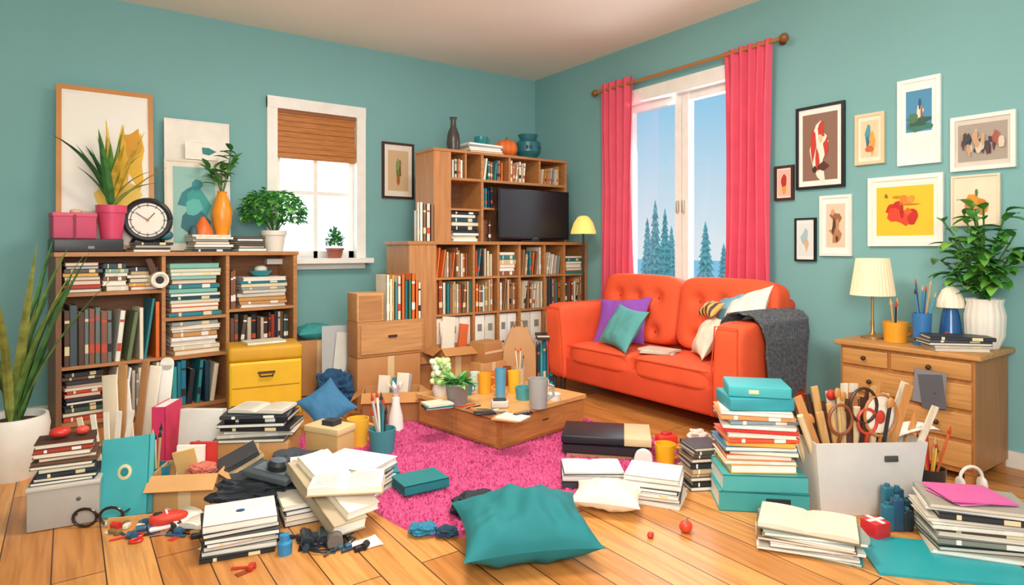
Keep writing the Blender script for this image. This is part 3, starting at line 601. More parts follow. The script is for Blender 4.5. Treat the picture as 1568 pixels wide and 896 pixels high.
def openbox(name,M,w,d,h,col,fl=(1,1,1,1),t=.006,fa=35,items=None):
    b=B(); m=mt(col,'card',.8)
    b.b2(M,(-w/2,-d/2,0),(w/2,d/2,t),m)
    b.b2(M,(-w/2,-d/2,0),(w/2,-d/2+t,h),m);b.b2(M,(-w/2,d/2-t,0),(w/2,d/2,h),m);b.b2(M,(-w/2,-d/2,0),(-w/2+t,d/2,h),m);b.b2(M,(w/2-t,-d/2,0),(w/2,d/2,h),m)
    if fl[0]: b.box(M@T(0,-d/2,h)@R(fa,'X'),(0,-d*.2,0),(w,d*.4,t*.6),m)
    if fl[1]: b.box(M@T(0,d/2,h)@R(-fa-15,'X'),(0,d*.2,0),(w,d*.4,t*.6),m)
    if fl[2]: b.box(M@T(-w/2,0,h)@R(-fa,'Y'),(-d*.2,0,0),(d*.4,d,t*.6),m)
    if fl[3]: b.box(M@T(w/2,0,h)@R(fa,'Y'),(d*.2,0,0),(d*.4,d,t*.6),m)
    b.b2(M,(-.03,-d/2-.001,0),(.03,-d/2,h),mt('#dcc090','card'))
    if items:
        for c in items:
            q=M@T(U(-w*.3,w*.3),U(-d*.25,d*.25),.02)@R(U(-14,14),'Y')@R(U(-8,8),'X'); L=h*U(1.1,1.6)
            b.box(q,(0,0,L/2),(U(.06,.14),.02,L),mt(c))
    b.done(name)
random.seed(90)
b=B(); Mq=T(fr(482,608,.3)); b.rbox(Mq@T(0,.02,0),(0,0,.26),(.36,.26,.5),.006,mt('#c08850','card')); b.b2(Mq,(-.02,-.12,.2),(.02,-.108,.5),mt('#e0c296')); b.done('moving_box')
pil('teal_cushion',Mq@T(0,.0,.57),.38,.30,.16,'#3a9a9c',7)
openbox('cardboard_box',T(fr(600,650,.28))@R(CR+8),.44,.26,.24,'#c08850',items=['#e8e0cc','#2b8592','#f4ecd8','#9a9da0'])
openbox('cardboard_box',T(fr(545,610,.3))@R(10),.30,.28,.34,'#b47c48',items=['#e8e0cc','#9a9da0'])
openbox('cardboard_box',T(fr(628,606,.24))@R(4),.36,.22,.34,'#bc8450',(1,0,1,1),items=['#f4ecd8','#c7a070'])
random.seed(91)
openbox('cardboard_box',T(fr(692,606,.26))@R(-4),.34,.26,.44,'#c08850',(1,1,1,0),items=['#e8e0cc','#d8642e','#f4ecd8'])
b=B(); Mq=T(fr(744,606,.26))@R(4); b.rbox(Mq,(0,0,.15),(.30,.24,.30),.004,mt('#cf9a64','card')); b.b2(Mq,(-.02,-.122,.0),(.02,-.119,.30),mt('#e4c89a')); b.rbox(Mq@T(0,0,.301)@R(10),(0,0,.09),(.24,.2,.18),.004,mt('#b98450','card')); b.b2(Mq@T(0,0,.301)@R(10),(-.12,-.103,.08),(.12,-.1,.10),mt('#e4c89a')); b.done('moving_box')
b=B(); Mq=T(fr(520,622,.1))@R(-30)
for i,(c,w,h,a) in enumerate((('#b4b6b8',.30,.66,12),('#d4d1c9',.26,.60,18),('#7a8488',.20,.5,24))): b.box(Mq@T(.05*i,-.035*i,0)@R(-10,'X')@R(a-14,'Y'),(0,0,h/2+.02),(w,.012,h),mt(c,'card'))
b.done('leaning_foam_boards')
b=B(); Mq=T(fr(795,600,.2))@R(CR); vs=[(-.16,-.09,0),(.16,-.09,0),(.16,.09,0),(-.16,.09,0),(-.15,-.08,.42),(.15,-.08,.42),(.15,.08,.42),(-.15,.08,.42),(-.07,-.02,.60),(.07,-.02,.60),(.07,.02,.60),(-.07,.02,.60)]
b.add(Mq,vs,[(0,1,2,3),(0,1,5,4),(1,2,6,5),(2,3,7,6),(3,0,4,7),(4,5,9,8),(5,6,10,9),(6,7,11,10),(7,4,8,11),(8,9,10,11)],mt('#c4925c','card')); b.tube([(-.05,-.02,.59),(-.03,-.03,.66),(.03,-.03,.66),(.05,-.02,.59)],.006,mt('#9a6f46'),6,Mq); b.done('paper_bag')
b=B(); random.seed(12); b.row(T(fr(840,600,.24))@R(CR),-.11,.10,0,.48,.22,TEAL+['#26282e','#d8642e'],.02,.035,0); b.done('upright_books')
b=B(); b.pile(T(fr(840,600,.24,)+Vector((0,0,.48)))@R(CR),.24,.2,.05,['#3b6a80','#26282e'],2,5); b.done('folder_stack')
# ---------- yellow cabinet
b=B(); Mq=T(fr(404,641,.4))@R(-8); ye=mt('#f4c828',rough=.45)
b.rbox(Mq,(0,0,.225),(.54,.36,.45),.012,ye); b.b2(Mq,(-.255,-.19,.02),(.255,-.178,.43),mt('#ecba20')); b.b2(Mq,(-.25,-.192,.245),(.25,-.186,.255),mt('#b08414'))
b.rbox(Mq,(0,0,.51),(.56,.38,.12),.03,mt('#d8a222'),4); b.tube([(-.05,-.19,.34),(-.045,-.215,.335),(.045,-.215,.335),(.05,-.19,.34)],.007,mt('#3a2a14'),7,Mq); b.box(Mq,(0,-.19,.36),(.13,.01,.02),mt('#5a3d16')); b.done('yellow_storage_cabinet')
b=B(); b.pile(Mq@T(.0,0,.572)@R(5),.34,.22,.02,['#efe6d0'],1,10); b.done('paper_sheets')
# ---------- helpers
def stk(name,px,yb,wpx,h,D,rot,cols,n=None,z=0,jit=5,dx=0):
    b=B(); d=fd(yb,z)+D/2; w=wpx*(d-D/2)/F; p=at(px,d,z); b.pile(T(p)@R(CR+rot),w,D,h,cols,n,jit); return b.done(name)
def heap(name,px,yb,w,D,h,col,seed=1,z=0,rot=0,kind='cloth'):
    b=B()
    def fn(q,p):
        f=abs(noise.noise(Vector((p.x*3+seed,p.y*3,p.z*3))))
        k=1+.35*noise.noise(Vector((p.x*1.6+seed,p.y*1.6,p.z*1.6)))-.35*f; q=q*k
        if q.z<-h*.5: q.z=-h*.5
        return q
    b.puff(T(fr(px,yb,D,z))@R(CR+rot)@T(0,0,h/2+.002),(w,D,h),2.3,mt(col,kind,.85),20,fn); return b.done(name)
def roll(name,px,yb,L,r,rot,col,z=0,tilt=0):
    b=B(); M=T(fr(px,yb,0,z+0))@T(0,0,r)@R(CR+rot)@R(90-tilt,'Y')@T(0,0,-L/2); m=mt(col,'card')
    b.lathe(M,[(r*.55,0),(r,0),(r,L),(r*.55,L)],m,22); b.lathe(M,[(r*.55,0.001),(r*.5,L*.05),(r*.5,L*.95),(r*.55,L-.001)],mt('#b8a98c'),16); return b.done(name)
def obook(name,px,yb,w,d,rot,cov,z=0,h=.035,tx=0,ty=0,page='#f4efe2',text=True):
    b=B(); b.openb(T(fr(px,yb,d,z))@R(CR+rot)@R(tx,'X')@R(ty,'Y'),w,d,h,cov,page,text); return b.done(name)
def sheets(name,lst,seed):
    random.seed(seed); b=B()
    for px,yb,rot,w,d,c,z in lst:
        M=T(fr(px,yb,d,z))@R(CR+rot); n=6; vs=[];fs=[]; a=U(.004,.014)
        for i in range(n+1):
            for j in range(n+1):
                u=i/n-.5;v=j/n-.5; vs.append((u*w,v*d,.003+a*(4*u*u)*abs(v+.5)+.002*U(0,1)))
        for i in range(n):
            for j in range(n): k=i*(n+1)+j; fs.append((k,k+n+1,k+n+2,k+1))
        b.add(M,vs,fs,mt(c,'card'))
    b.done(name)
# ---- left floor cluster
b=B(); random.seed(31); Mq=T(fr(103,812,.26))@R(CR+28); b.rbox(Mq,(0,0,.105),(.29,.24,.205),.006,mt('#aca79f')); b.rbox(Mq,(0,0,.2),(.30,.25,.02),.005,mt('#c0bbb3')); b.puff(Mq@T(.06,-.122,.13),(.02,.008,.02),2,mt('#555555'),4); b.done('grey_storage_box')
b=B(); z=b.pile(Mq@T(0,0,.212),.27,.2,.19,DARK+['#a5382a','#d8cfc0','#26282e'],10,6); b.done('book_stack')
b=B(); b.puff(Mq@T(-.03,0,z+.212+.03),(.09,.08,.05),2.3,mt('#c8322a',rough=.35),6); b.puff(Mq@T(.06,.02,z+.212+.024),(.06,.05,.042),2.3,mt('#d84a3a',rough=.35),6); b.done('red_tomatoes')
b=B(); Mq=T(fr(192,800,.1))@R(CR-4)@R(-16,'X')@R(-8,'Y'); b.book(Mq@T(0,0,.20)@R(90,'X')@R(90,'Z')@T(0,0,-.02),.38,.25,.045,'#4ab4bc'); b.lathe(Mq@T(.0,-.024,.22)@R(90,'X'),[(.001,0),(.04,0),(.035,.002),(.001,.002)],mt('#e8d8a8')); b.lathe(Mq@T(.0,-.026,.22)@R(90,'X'),[(.001,0),(.022,0),(.02,.002),(.001,.002)],mt('#2a8a94')); b.done('teal_hardcover_book')
b=B(); Mq=T(fr(205,806,.1))@R(CR+15); b.b2(Mq,(-.1,-.05,0),(.1,.03,.02),WOODL); b.b2(Mq,(-.1,-.05,.02),(.1,-.035,.045),WOODL); b.done('wooden_book_stand')
random.seed(92)
openbox('cardboard_box',T(fr(295,785,.25))@R(CR+8),.33,.24,.19,'#cb9a62',(1,1,1,1),items=['#f2efe6','#c8322a','#d8b070'])
heap('crumpled_fabric',308,745,.16,.12,.10,'#c8705e',3,z=.12)
cup('teal_pencil_cup',fr(238,775,.14),.07,.19,'#2a7f92',False,['#3f8a8c','#e8e0d0','#6aa84a','#c9a060'])
b=B(); random.seed(14); Mq=T(fr(163,735,.1))
for i in range(5): b.box(Mq@T(-.06+.035*i,.02*i,0)@R(CR)@R(-14+6*i,'Y'),(0,0,.19),(.03,.008,.36),mt(random.choice(['#e8dcc2','#d8c49a','#f4efe4'])))
b.done('wooden_rulers')
b=B(); Mq=T(fr(256,712,.24))@R(CR+6); b.book(Mq@T(0,0,.18)@R(90,'Y')@T(0,0,-.04),.36,.25,.08,'#d83a6c',page='#f4f4f0'); b.done('pink_ring_binder')
b=B(); Mq=T(fr(306,712,.1))@R(CR-2); b.rbox(Mq@R(-8,'X'),(0,0,.17),(.27,.07,.32),.006,mt('#e2dfd9')); b.cyl(Mq@R(-8,'X')@T(.0,-.036,.12)@R(90,'X'),.02,.004,mt('#8a8a8a')); b.done('white_box_file')
b=B(); random.seed(15)
for i,(w,h,c,a,rd) in enumerate(((.10,.52,'#e8dcc2',-6,0),(.06,.58,'#b98a58',-2,0),(.10,.48,'#f4efe4',-9,0),(.05,.60,'#a9784c',3,0),(.08,.56,'#efe6d4',5,0),(.06,.52,'#8a9490',-3,0),(.09,.56,'#f8f5ee',2,1))):
    q=T(fr(172+i*12,700-i*2,.05))@R(CR)@R(a,'Y')@R(-6,'X')
    b.rbox(q,(0,0,h/2),(w,.014,h),.006,mt(c,'card'))
    if rd: b.cyl(q@T(0,.007,h)@R(90,'X'),w/2,.014,mt(c,'card'),20)
b.done('leaning_sketch_boards')
b=B(); Mq=T(fr(398,722,.3))@R(CR+4); b.rbox(Mq,(0,0,.085),(.42,.28,.17),.005,mt('#c4925a','card')); b.b2(Mq,(-.04,-.142,.0),(.04,-.139,.17),mt('#e4cc9c')); b.done('cardboard_box')
b=B(); random.seed(16); b.pile(Mq@T(0,0,.171)@R(4),.44,.28,.16,['#24262a','#2f3338','#3b3f46','#e8e0cc'],7,7,.025); b.done('black_book_stack')
b=B(); b.openb(Mq@T(.02,0,.334)@R(-8),.34,.22,.02,'#2a2d33','#dcd6c8'); b.done('open_book')
heap('dark_clothes_heap',395,790,.5,.3,.17,'#343a42',2)
heap('dark_clothes_heap',455,742,.34,.24,.15,'#424a52',5)
b=B(); Mq=T(fr(362,772,.2)+Vector((0,0,.10)))@R(CR+35)@R(-24,'Y'); b.book(Mq,.30,.22,.05,'#26282e'); b.book(Mq@T(0,0,.055)@R(8),.30,.21,.03,'#c9b08a'); b.book(Mq@T(.02,0,.09)@R(-6),.27,.2,.02,'#3a3e44'); b.done('leaning_books')
b=B(); Mq=T(fr(418,792,.2)+Vector((0,0,.17)))@R(CR-12)@R(8,'Y'); b.rbox(Mq,(0,0,.02),(.26,.18,.035),.01,mt('#3f4a4f')); b.box(Mq,(0,0,.04),(.18,.1,.004),mt('#5a6a70')); b.lathe(Mq@T(.02,0,.04),[(.05,0),(.055,.03),(.04,.05),(.001,.05)],mt('#24282c',rough=.25)); b.done('camera')
random.seed(17)
stk('white_book_stack',368,856,112,.12,.27,24,('#1f2428','#efe9dd','#2a4a58','#f4f0e6','#3a3e44'),6)
b=B(); Mq=T(fr(368,856,.27,0)+Vector((0,0,.124)))@R(CR+24); b.book(Mq,.3,.25,.03,'#f2eee6'); b.puff(Mq@T(0,0,.031),(.04,.035,.003),2,mt('#2a4a78'),5); b.done('white_notebook')
b=B(); Mq=T(fr(500,815,.2)+Vector((0,0,.145)))@R(CR-48)@R(17,'Y'); b.book(Mq@T(0,-.01,-.03),.54,.17,.06,'#b8a88c',page='#faf6ec'); b.book(Mq@T(.0,.045,.031)@R(4),.50,.17,.04,'#f2ead8',page='#fbf8f0'); b.box(Mq@T(.0,.045,.072)@R(4),(.05,.0,0),(.07,.012,.003),mt('#6a6258')); b.done('photo_album')
stk('white_box_stack',540,775,108,.185,.32,-18,('#e8e4dc','#8a8a86','#efeae0','#4a4e54','#d9d4ca','#f4f0e8'),6)
obook('open_book',532,758,.34,.22,8,'#c9b08a',z=.192)
random.seed(93)
stk('binder_stack',462,805,70,.10,.22,32,('#2a2d33','#e8e0cc','#3a4a58','#f4ecd8'),4)
b=B(); Mq=T(fr(505,712,.1,.0))@R(CR-25); b.rbox(Mq,(0,0,.10),(.26,.16,.2),.006,mt('#d0aa70','card')); b.rbox(Mq@T(0,0,.2),(0,0,.02),(.27,.17,.04),.004,mt('#e4c894','card')); b.b2(Mq,(-.03,-.04,.24),(.06,.04,.27),mt('#2a2a2e')); b.done('kraft_box')
roll('paper_roll',474,722,.20,.045,62,'#efe0c0',z=.15)
roll('masking_tape_roll',452,735,.05,.06,20,'#f0ece0',z=.12)
cup('teal_tool_cup',fr(585,702,.16),.09,.17,'#3f8f98',False,['#2a6a78','#e8e0d0','#c9c9c9','#2b8592','#f2efe6','#22303a','#d8b070'])
cup('yellow_mug',fr(548,690,.12),.075,.2,'#f4be40',True)
pil('blue_cushion',T(fr(500,668,.2)+Vector((0,0,.2)))@R(CR+20)@R(50,'X')@R(35,'Z'),.32,.32,.12,'#3a76a0',8)
heap('navy_fabric_heap',515,632,.36,.3,.32,'#22507a',9)
b=B(); Mq=T(fr(606,664,.1))@R(CR)
b.lathe(Mq,[(.001,0),(.06,0),(.05,.12),(.03,.2),(.028,.25),(.001,.26)],mt('#f0eee8'))
for i in range(6): b.leaf(Mq@T(0,0,.24)@R(i*60),.14,.04,70,20,mt('#e9e6de'),5,.8)
b.done('white_ceramic_vase')
obook('open_book',292,812,.24,.16,-18,'#c8322a'); obook('open_book',345,742,.26,.18,30,'#3a4a58',z=.0)
stk('small_book_stack',300,735,50,.12,.18,-12,MIX,5); stk('small_book_stack',590,742,44,.06,.16,20,LIGHT+['#2b8592'],3,.03)
sheets('loose_papers',[(560,842,35,.13,.10,'#f2ecde',0),(335,850,-30,.15,.11,'#efe6d2',0)],3)
def cable(name,px,yb,col,seed,n=40,R0=.12):
    random.seed(seed); b=B(); c=fr(px,yb,.1); pts=[]
    for i in range(n): a=i*.42; r=R0*(.5+.5*noise.noise(Vector((i*.15,seed,0)))+.3); pts.append((c.x+r*math.cos(a)*1.3,c.y+r*math.sin(a),.006+.008*abs(math.sin(i*.9))))
    b.tube(pts,.0045,mt(col,rough=.4),6); b.done(name)
cable('black_cable',318,812,'#1c1c20',1); cable('black_cable',505,842,'#22262c',2,30,.09)
def glasses(name,px,yb,w,rot,col):
    b=B(); M=T(fr(px,yb,.1))@R(CR+rot); r=w*.24
    for sx in(-1,1):
        b.tube([(sx*w*.27+r*math.cos(a*math.pi/8),0,r*.8+.006+r*.8*math.sin(a*math.pi/8)) for a in range(17)],w*.032,mt(col,rough=.25),7,M)
        b.tube([(sx*w*.5,0,r*1.1),(sx*w*.5,w*.45,r*.9),(sx*w*.46,w*.75,.01)],w*.025,mt(col,rough=.25),7,M)
    b.tube([(-w*.05,0,r),(0,-.005,r*1.2),(w*.05,0,r)],w*.025,mt(col,rough=.25),6,M); b.done(name)
glasses('eyeglasses',150,814,.22,8,'#2a1c18')
def shoe(px,yb,rot,c1,L=.24,z=0):
    b=B(); M=T(fr(px,yb,.08,z))@R(CR+rot)
    def fs(q,p):
        t=(q.x/L+.5); q.z*=(1-.55*t); q.y*=(.75+.35*math.sin(t*3)); return q
    b.puff(M@T(0,0,.045),(L,.085,.075),2.6,mt(c1,rough=.5),10,fs); b.rbox(M,(0,0,.012),(L*1.02,.08,.022),.01,mt('#f4f2ee'))
    b.puff(M@T(-L*.26,0,.066),(L*.3,.045,.025),2.2,mt('#2a2226'),6)
    for i in range(4): b.box(M,(L*(-.05+.07*i),0,.072-.009*i),(.008,.045,.006),mt('#ffffff'))
    b.done('sneaker')
shoe(258,812,35,'#d8402f',.17)
# scissors with red handles
b=B(); M=T(fr(228,826,.04))@R(CR+28)
for sx in(-1,1):
    b.tube([(-.05+.025*math.cos(a*math.pi/6),sx*.028+.018*math.sin(a*math.pi/6),.008) for a in range(13)],.006,mt('#d42f26',rough=.35),7,M)
    b.box(M@T(.0,0,.008)@R(sx*7),(.055,0,0),(.11,.012,.003),mt('#c9ccd0',rough=.25,metal=.8))
b.done('scissors')
def bits(name,items,px0,px1,y0,y1,seed,n):
    random.seed(seed); b=B()
    for i in range(n):
        M=T(fr(U(px0,px1),U(y0,y1),0))@R(U(0,360)); c=random.choice(items); k=random.randrange(4)
        if k==0: b.rbox(M,(0,0,.012),(U(.03,.07),.025,.022),.005,mt(c,rough=.4))
        elif k==1: b.tube([(-.05,0,.006),(.05,0,.006)],.006,mt(c),6,M)
        elif k==2: b.lathe(M@T(0,0,.016)@R(90,'X'),[(.006,0),(.016,0),(.016,.04),(.006,.04)],mt(c),12)
        else: b.box(M,(0,0,.002),(.06,.03,.004),mt(c))
    b.done(name)
bits('scattered_small_items',['#26282e','#c8322a','#e8e0cc','#2a5a78','#8a6a40','#1c1c20'],165,330,790,826,5,56)
bits('scattered_small_items',['#26282e','#2a3a48','#2a5a78','#55504a','#1c1c20'],430,560,815,846,6,36)
bits('scattered_red_scraps',['#b8321c','#8a3a1c'],370,415,870,886,7,3)
b=B(); M=T(fr(436,852,.05)); b.lathe(M,[(.03,0),(.032,.05),(.022,.06),(.022,.085),(.001,.09)],mt('#2f86b8',rough=.3)); b.done('blue_ink_bottle')
b=B(); M=T(fr(482,838,.06))@R(CR+20)
for sx in(-1,1): b.lathe(M@T(sx*.035,0,.032)@R(90,'X'),[(.001,-.05),(.024,-.05),(.03,.05),(.022,.052),(.02,.04),(.001,.04)],mt('#22303a',rough=.3))
b.box(M,(0,0,.035),(.04,.05,.02),mt('#22303a')); b.done('binoculars')
roll('lens_tube',512,836,.1,.035,-70,'#6a6560')
# ---- centre
random.seed(40)
b=B(); p=fr(643,765,.2); b.book(T(p.x,p.y,.036)@R(CR+32),.26,.2,.05,'#167f86',page='#0f6a70'); b.done('teal_hardcover_book')
b=B(); p=fr(802,886,.44); b.pillow(T(p.x,p.y,.125)@R(CR+12)@R(8,'X'),.60,.46,.26,mt('#17767c','cloth',.8),12,44,wr=1.8); b.done('teal_floor_pillow')
b=B(); p=fr(930,798,.3); b.pillow(T(p.x,p.y,.075)@R(CR-16),.36,.30,.14,mt('#eee4d0','cloth',.85),15); b.done('cream_floor_pillow')
heap('dark_sock',732,804,.26,.18,.12,'#2a3038',4); heap('blue_denim_cloth',648,826,.14,.1,.05,'#2a7fa0',6); heap('navy_sock',684,828,.1,.08,.045,'#1f3f58',7)
b=B(); Mq=T(fr(928,708,.36))@R(CR-10); z=b.pile(Mq,.58,.36,.1,('#c48a50','#24262a'),2,2,.005,pages=('#c9a070',)); b.rbox(Mq@T(-.08,0,z),(0,0,.028),(.4,.35,.05),.006,mt('#22242a',rough=.4)); b.rbox(Mq@T(.2,0,z),(0,0,.028),(.17,.35,.05),.004,mt('#dcc296','card')); b.done('portfolio_case_stack')
b=B(); Mq=T(fr(906,756,.28))@R(CR-3); b.book(Mq,.35,.27,.06,'#3a3e44',page='#f4f4f0'); b.book(Mq@T(0,0,.061),.34,.26,.03,'#dedbd5'); b.openb(Mq@T(0,.0,.092)@R(3),.33,.22,.012,'#55585c','#ece9e2',False); b.done('ring_binder')
stk('paper_stack',1003,777,88,.14,.27,-20,('#efe9dd','#5a5f64','#f4f0e8','#2f3338','#f4f0e8'),6)
stk('book_stack',1072,752,52,.235,.2,10,DARK+['#e8e0cc','#c9b08a'],10)
cup('yellow_mug',fr(1018,716,.12),.065,.13,'#f4b826',True)
roll('masking_tape_roll',985,716,.05,.055,75,'#f2f0ea')
b=B(); p=fr(1020,681,.08); b.rbox(T(p)@R(CR+15),(0,0,.03),(.14,.08,.06),.015,mt('#e03a30',rough=.4)); b.puff(T(p)@R(CR+15)@T(0,0,.065),(.08,.05,.03),2.3,mt('#c02820'),5); b.done('red_pencil_case')
cup('white_bowl',fr(1080,693,.12),.08,.06,'#eeeae2',False)
heap('white_crumpled_paper',1070,682,.14,.12,.09,'#f2ece0',8)
b=B(); px,yb,r=1050,815,.028
b.puff(T(fr(px,yb,0))@T(0,0,r),(r*2.2,r*2,r*2),2.2,mt('#e0482c',rough=.35),8); b.leaf(T(fr(px,yb,0))@T(0,0,r*1.9),.03,.012,40,40,mt('#4a7a30'))
b.done('cherry_tomato')
b=B(); b.puff(T(fr(996,823,0))@T(0,0,.012)@R(30),(.05,.03,.022),2.2,mt('#c8321c',rough=.35),6); b.done('chili_pepper')
b=B(); Mq=T(fr(1157,786,.34))@R(CR-8); b.book(Mq,.44,.34,.1,'#3fa2a2',page='#e8f0ee'); b.rbox(Mq,(.07,-.1715,.05),(.12,.004,.05),.001,mt('#1f2428')); b.book(Mq@T(.0,0,.101)@R(3),.42,.33,.085,'#50b0ae',page='#e8f0ee'); b.done('teal_box_files')
b=B(); random.seed(44); cs=('#f0a830','#f2e8d2','#e8702c','#f4ecd8','#3a7aa0','#f4b850','#e85a34','#efe9dd','#e0342c','#f4f0e6','#8aa0a8','#f0a060','#f4f0e6')
ts=[.045,.018,.028,.02,.024,.026,.022,.018,.024,.02,.022,.025,.02]; zz=.188
for c,t in zip(cs,ts):
    b.book(Mq@T(U(-.02,.02),U(-.015,.015),zz)@R(U(-8,8)+(180 if random.random()<.2 else 0)),U(.33,.37),U(.27,.3),t,c,page=random.choice(['#f6f2e8','#efe6d2']),band=random.choice([None,'#f2efe6'])); zz+=t+.0005
b.done('colourful_book_stack')
b=B(); b.rbox(Mq@T(-.01,0,zz)@R(6),(0,0,.034),(.33,.26,.066),.008,mt('#2f9aa6')); b.rbox(Mq@T(.0,0,zz+.067)@R(-4),(0,0,.03),(.31,.25,.058),.008,mt('#42b0b8')); b.rbox(Mq@T(.0,0,zz+.067)@R(-4),(-.03,-.126,.03),(.05,.006,.02),.002,mt('#e8d8a8')); b.done('teal_storage_boxes')
b=B(); Mq=T(fr(1303,792,.36))@R(CR+3); w,d,h=.58,.36,.37; k=.86; t=.012
def ringq(s,z,ins=0): return [(-w/2*s+ins,-d/2*s+ins,z),(w/2*s-ins,-d/2*s+ins,z),(w/2*s-ins,d/2*s-ins,z),(-w/2*s+ins,d/2*s-ins,z)]
vs=ringq(k,0)+ringq(1,h)+ringq(1,h,t)+ringq(k,.015,t); fs=[(3,2,1,0)]
for i in range(4): j=(i+1)%4; fs+=[(i,j,4+j,4+i),(4+i,4+j,8+j,8+i),(8+i,8+j,12+j,12+i)]
fs.append((12,13,14,15)); b.add(Mq,vs,fs,mt('#dad6d0',rough=.6)); b.rbox(Mq@T(.1,-d/2*.975-.003,.29)@R(-4,'X'),(0,0,0),(.07,.01,.03),.004,mt('#4a4642'))
b.done('storage_bin')
b=B(); random.seed(50)
for i in range(46):
    x=U(-.22,.22); y=U(-.12,.12); q=Mq@T(x*.9,y*.9,.05)@R(x*105+U(-6,6),'Y')@R(U(-8,8),'X'); k=i%5; L=U(.42,.62)
    if k in(0,1): b.box(q,(0,0,L/2),(U(.025,.045),.01,L),mt(random.choice(['#cf9050','#d8a868','#a86a3c','#e8dcc2']),'woodz'))
    elif k==2: b.cyl(q,.009,L,mt(random.choice(['#2a2a2e','#8a4a2a','#d8b070'])),8); b.puff(q@T(0,0,L),(.035,.02,.06),2.2,mt('#c98a4a'),5)
    elif k==3: b.box(q,(0,0,L/2-.03),(U(.06,.11),.006,L),mt(random.choice(['#efe9dd','#3a3430','#d8cfc0','#5a3a28'])))
    else: b.lathe(q,[(.010,0),(.016,0),(.016,L*.9),(.010,L*.9)],mt(random.choice(['#e0c8a0','#d8b88a','#4a2f22'])),12)
for x,z,r,c in((-.02,.55,.07,'#3a241c'),(.07,.50,.085,'#b8783c'),(.0,.47,.05,'#c8402c'),(-.14,.48,.06,'#8a4a2a')):
    b.tube([(x+r*math.cos(a*math.pi/10),-.14,z+r*1.25*math.sin(a*math.pi/10)) for a in range(21)],.008,mt(c,rough=.4),8,Mq)
    b.tube([(x,-.14,z-r*1.2),(x-.01,-.1,.2)],.009,mt(c),7,Mq)
b.puff(Mq@T(.07,-.13,.50),(.15,.012,.19),2,mt('#f0e6d4'),8); b.puff(Mq@T(.07,-.138,.49),(.05,.012,.07),2,mt('#c8402c'),6)
b.leaf(Mq@T(.22,-.05,.36)@R(-10),.24,.16,28,50,mt('#f4f0e8'),6,.8)
b.puff(Mq@T(-.08,.05,.56),(.05,.05,.06),2,mt('#c8322a'),5)
b.done('assorted_craft_tools')
random.seed(60)
b=B(); Mq=T(fr(1236,858,.28))@R(CR-22); zz=b.pile(Mq,.42,.28,.09,('#2a8a90','#efe9dd','#cfc6b4','#f4f0e8','#8a6a4a','#f4f0e8','#8fa09a'),7,8,.02); b.done('magazine_stack')
b=B(); b.openb(Mq@T(.0,0,zz+.001)@R(-4),.40,.26,.02,'#8a7a60','#e6dcc8',False); b.done('open_book')
roll('rolled_magazine',1310,832,.12,.04,80,'#bfb6a8')
b=B(); p=fr(1340,828,.08); b.rbox(T(p)@R(CR+20),(0,0,.04),(.09,.09,.08),.006,mt('#d42a30',rough=.35)); b.box(T(p)@R(CR+20),(0,0,.081),(.092,.02,.003),mt('#f0e0e0')); b.box(T(p)@R(CR+20),(0,0,.081),(.02,.092,.004),mt('#f0e0e0')); b.done('red_gift_box')
b=B(); random.seed(61)
for i in range(15):
    q=T(fr(1358+ (i%3)*15,814-(i//3)*13,.03))@R(CR+U(-20,20)); hh=U(.05,.18); b.rbox(q,(0,0,hh/2),(.05,.045,hh),.008,mt(random.choice(['#1f4a68','#16354e','#2a6a80','#23303a','#1a2a38']),rough=.35)); b.cyl(q@T(0,0,hh-.004),.012,.016,mt('#2a6a80'),10)
b.done('blue_toy_blocks')
cup('coloured_pencil_cup',fr(1424,772,.14),.075,.17,'#3a3430',False,['#e04a2a','#e8a030','#2b8592','#c8322a','#f0c040','#3a6aa0','#d8642e','#e87a30','#d42a30','#f0d060'])
b=B(); p=fr(1440,892,.34); b.box(T(p)@R(CR-12),(0,0,.006),(.60,.36,.011),mt('#22a0a8',rough=.4)); b.done('teal_document_folder')
b=B(); q=T(at(1490,fd(868,0)+.17,.012))@R(CR-14); z=b.pile(q,.42,.28,.21,('#cfc6b4','#3a4a48','#efe9dd','#8a8a80','#f4f0e8','#5a4a3a','#efe9dd','#d8cfc0','#2f3338','#f4f0e8','#a8a498'),11,8,.02); b.done('magazine_stack')
b=B(); b.box(q@T(-.02,0,z+.004)@R(12)@R(3,'Y'),(0,0,.012),(.28,.22,.008),mt('#e86ab0',rough=.4)); b.box(q@T(-.02,0,z+.004)@R(22),(0,0,.003),(.26,.2,.004),mt('#f08ac4')); b.done('pink_folder')
b=B(); q=T(fr(1487,762,.1))@R(CR)
b.tube([(.06*math.cos(a*math.pi/12),0,.09+.06*math.sin(a*math.pi/12)) for a in range(13)],.009,mt('#efece4'),8,q)
for sx in(-1,1): b.puff(q@T(sx*.06,0,.05),(.035,.07,.09),2.4,mt('#e3dfd6'),8)
b.done('headphones')
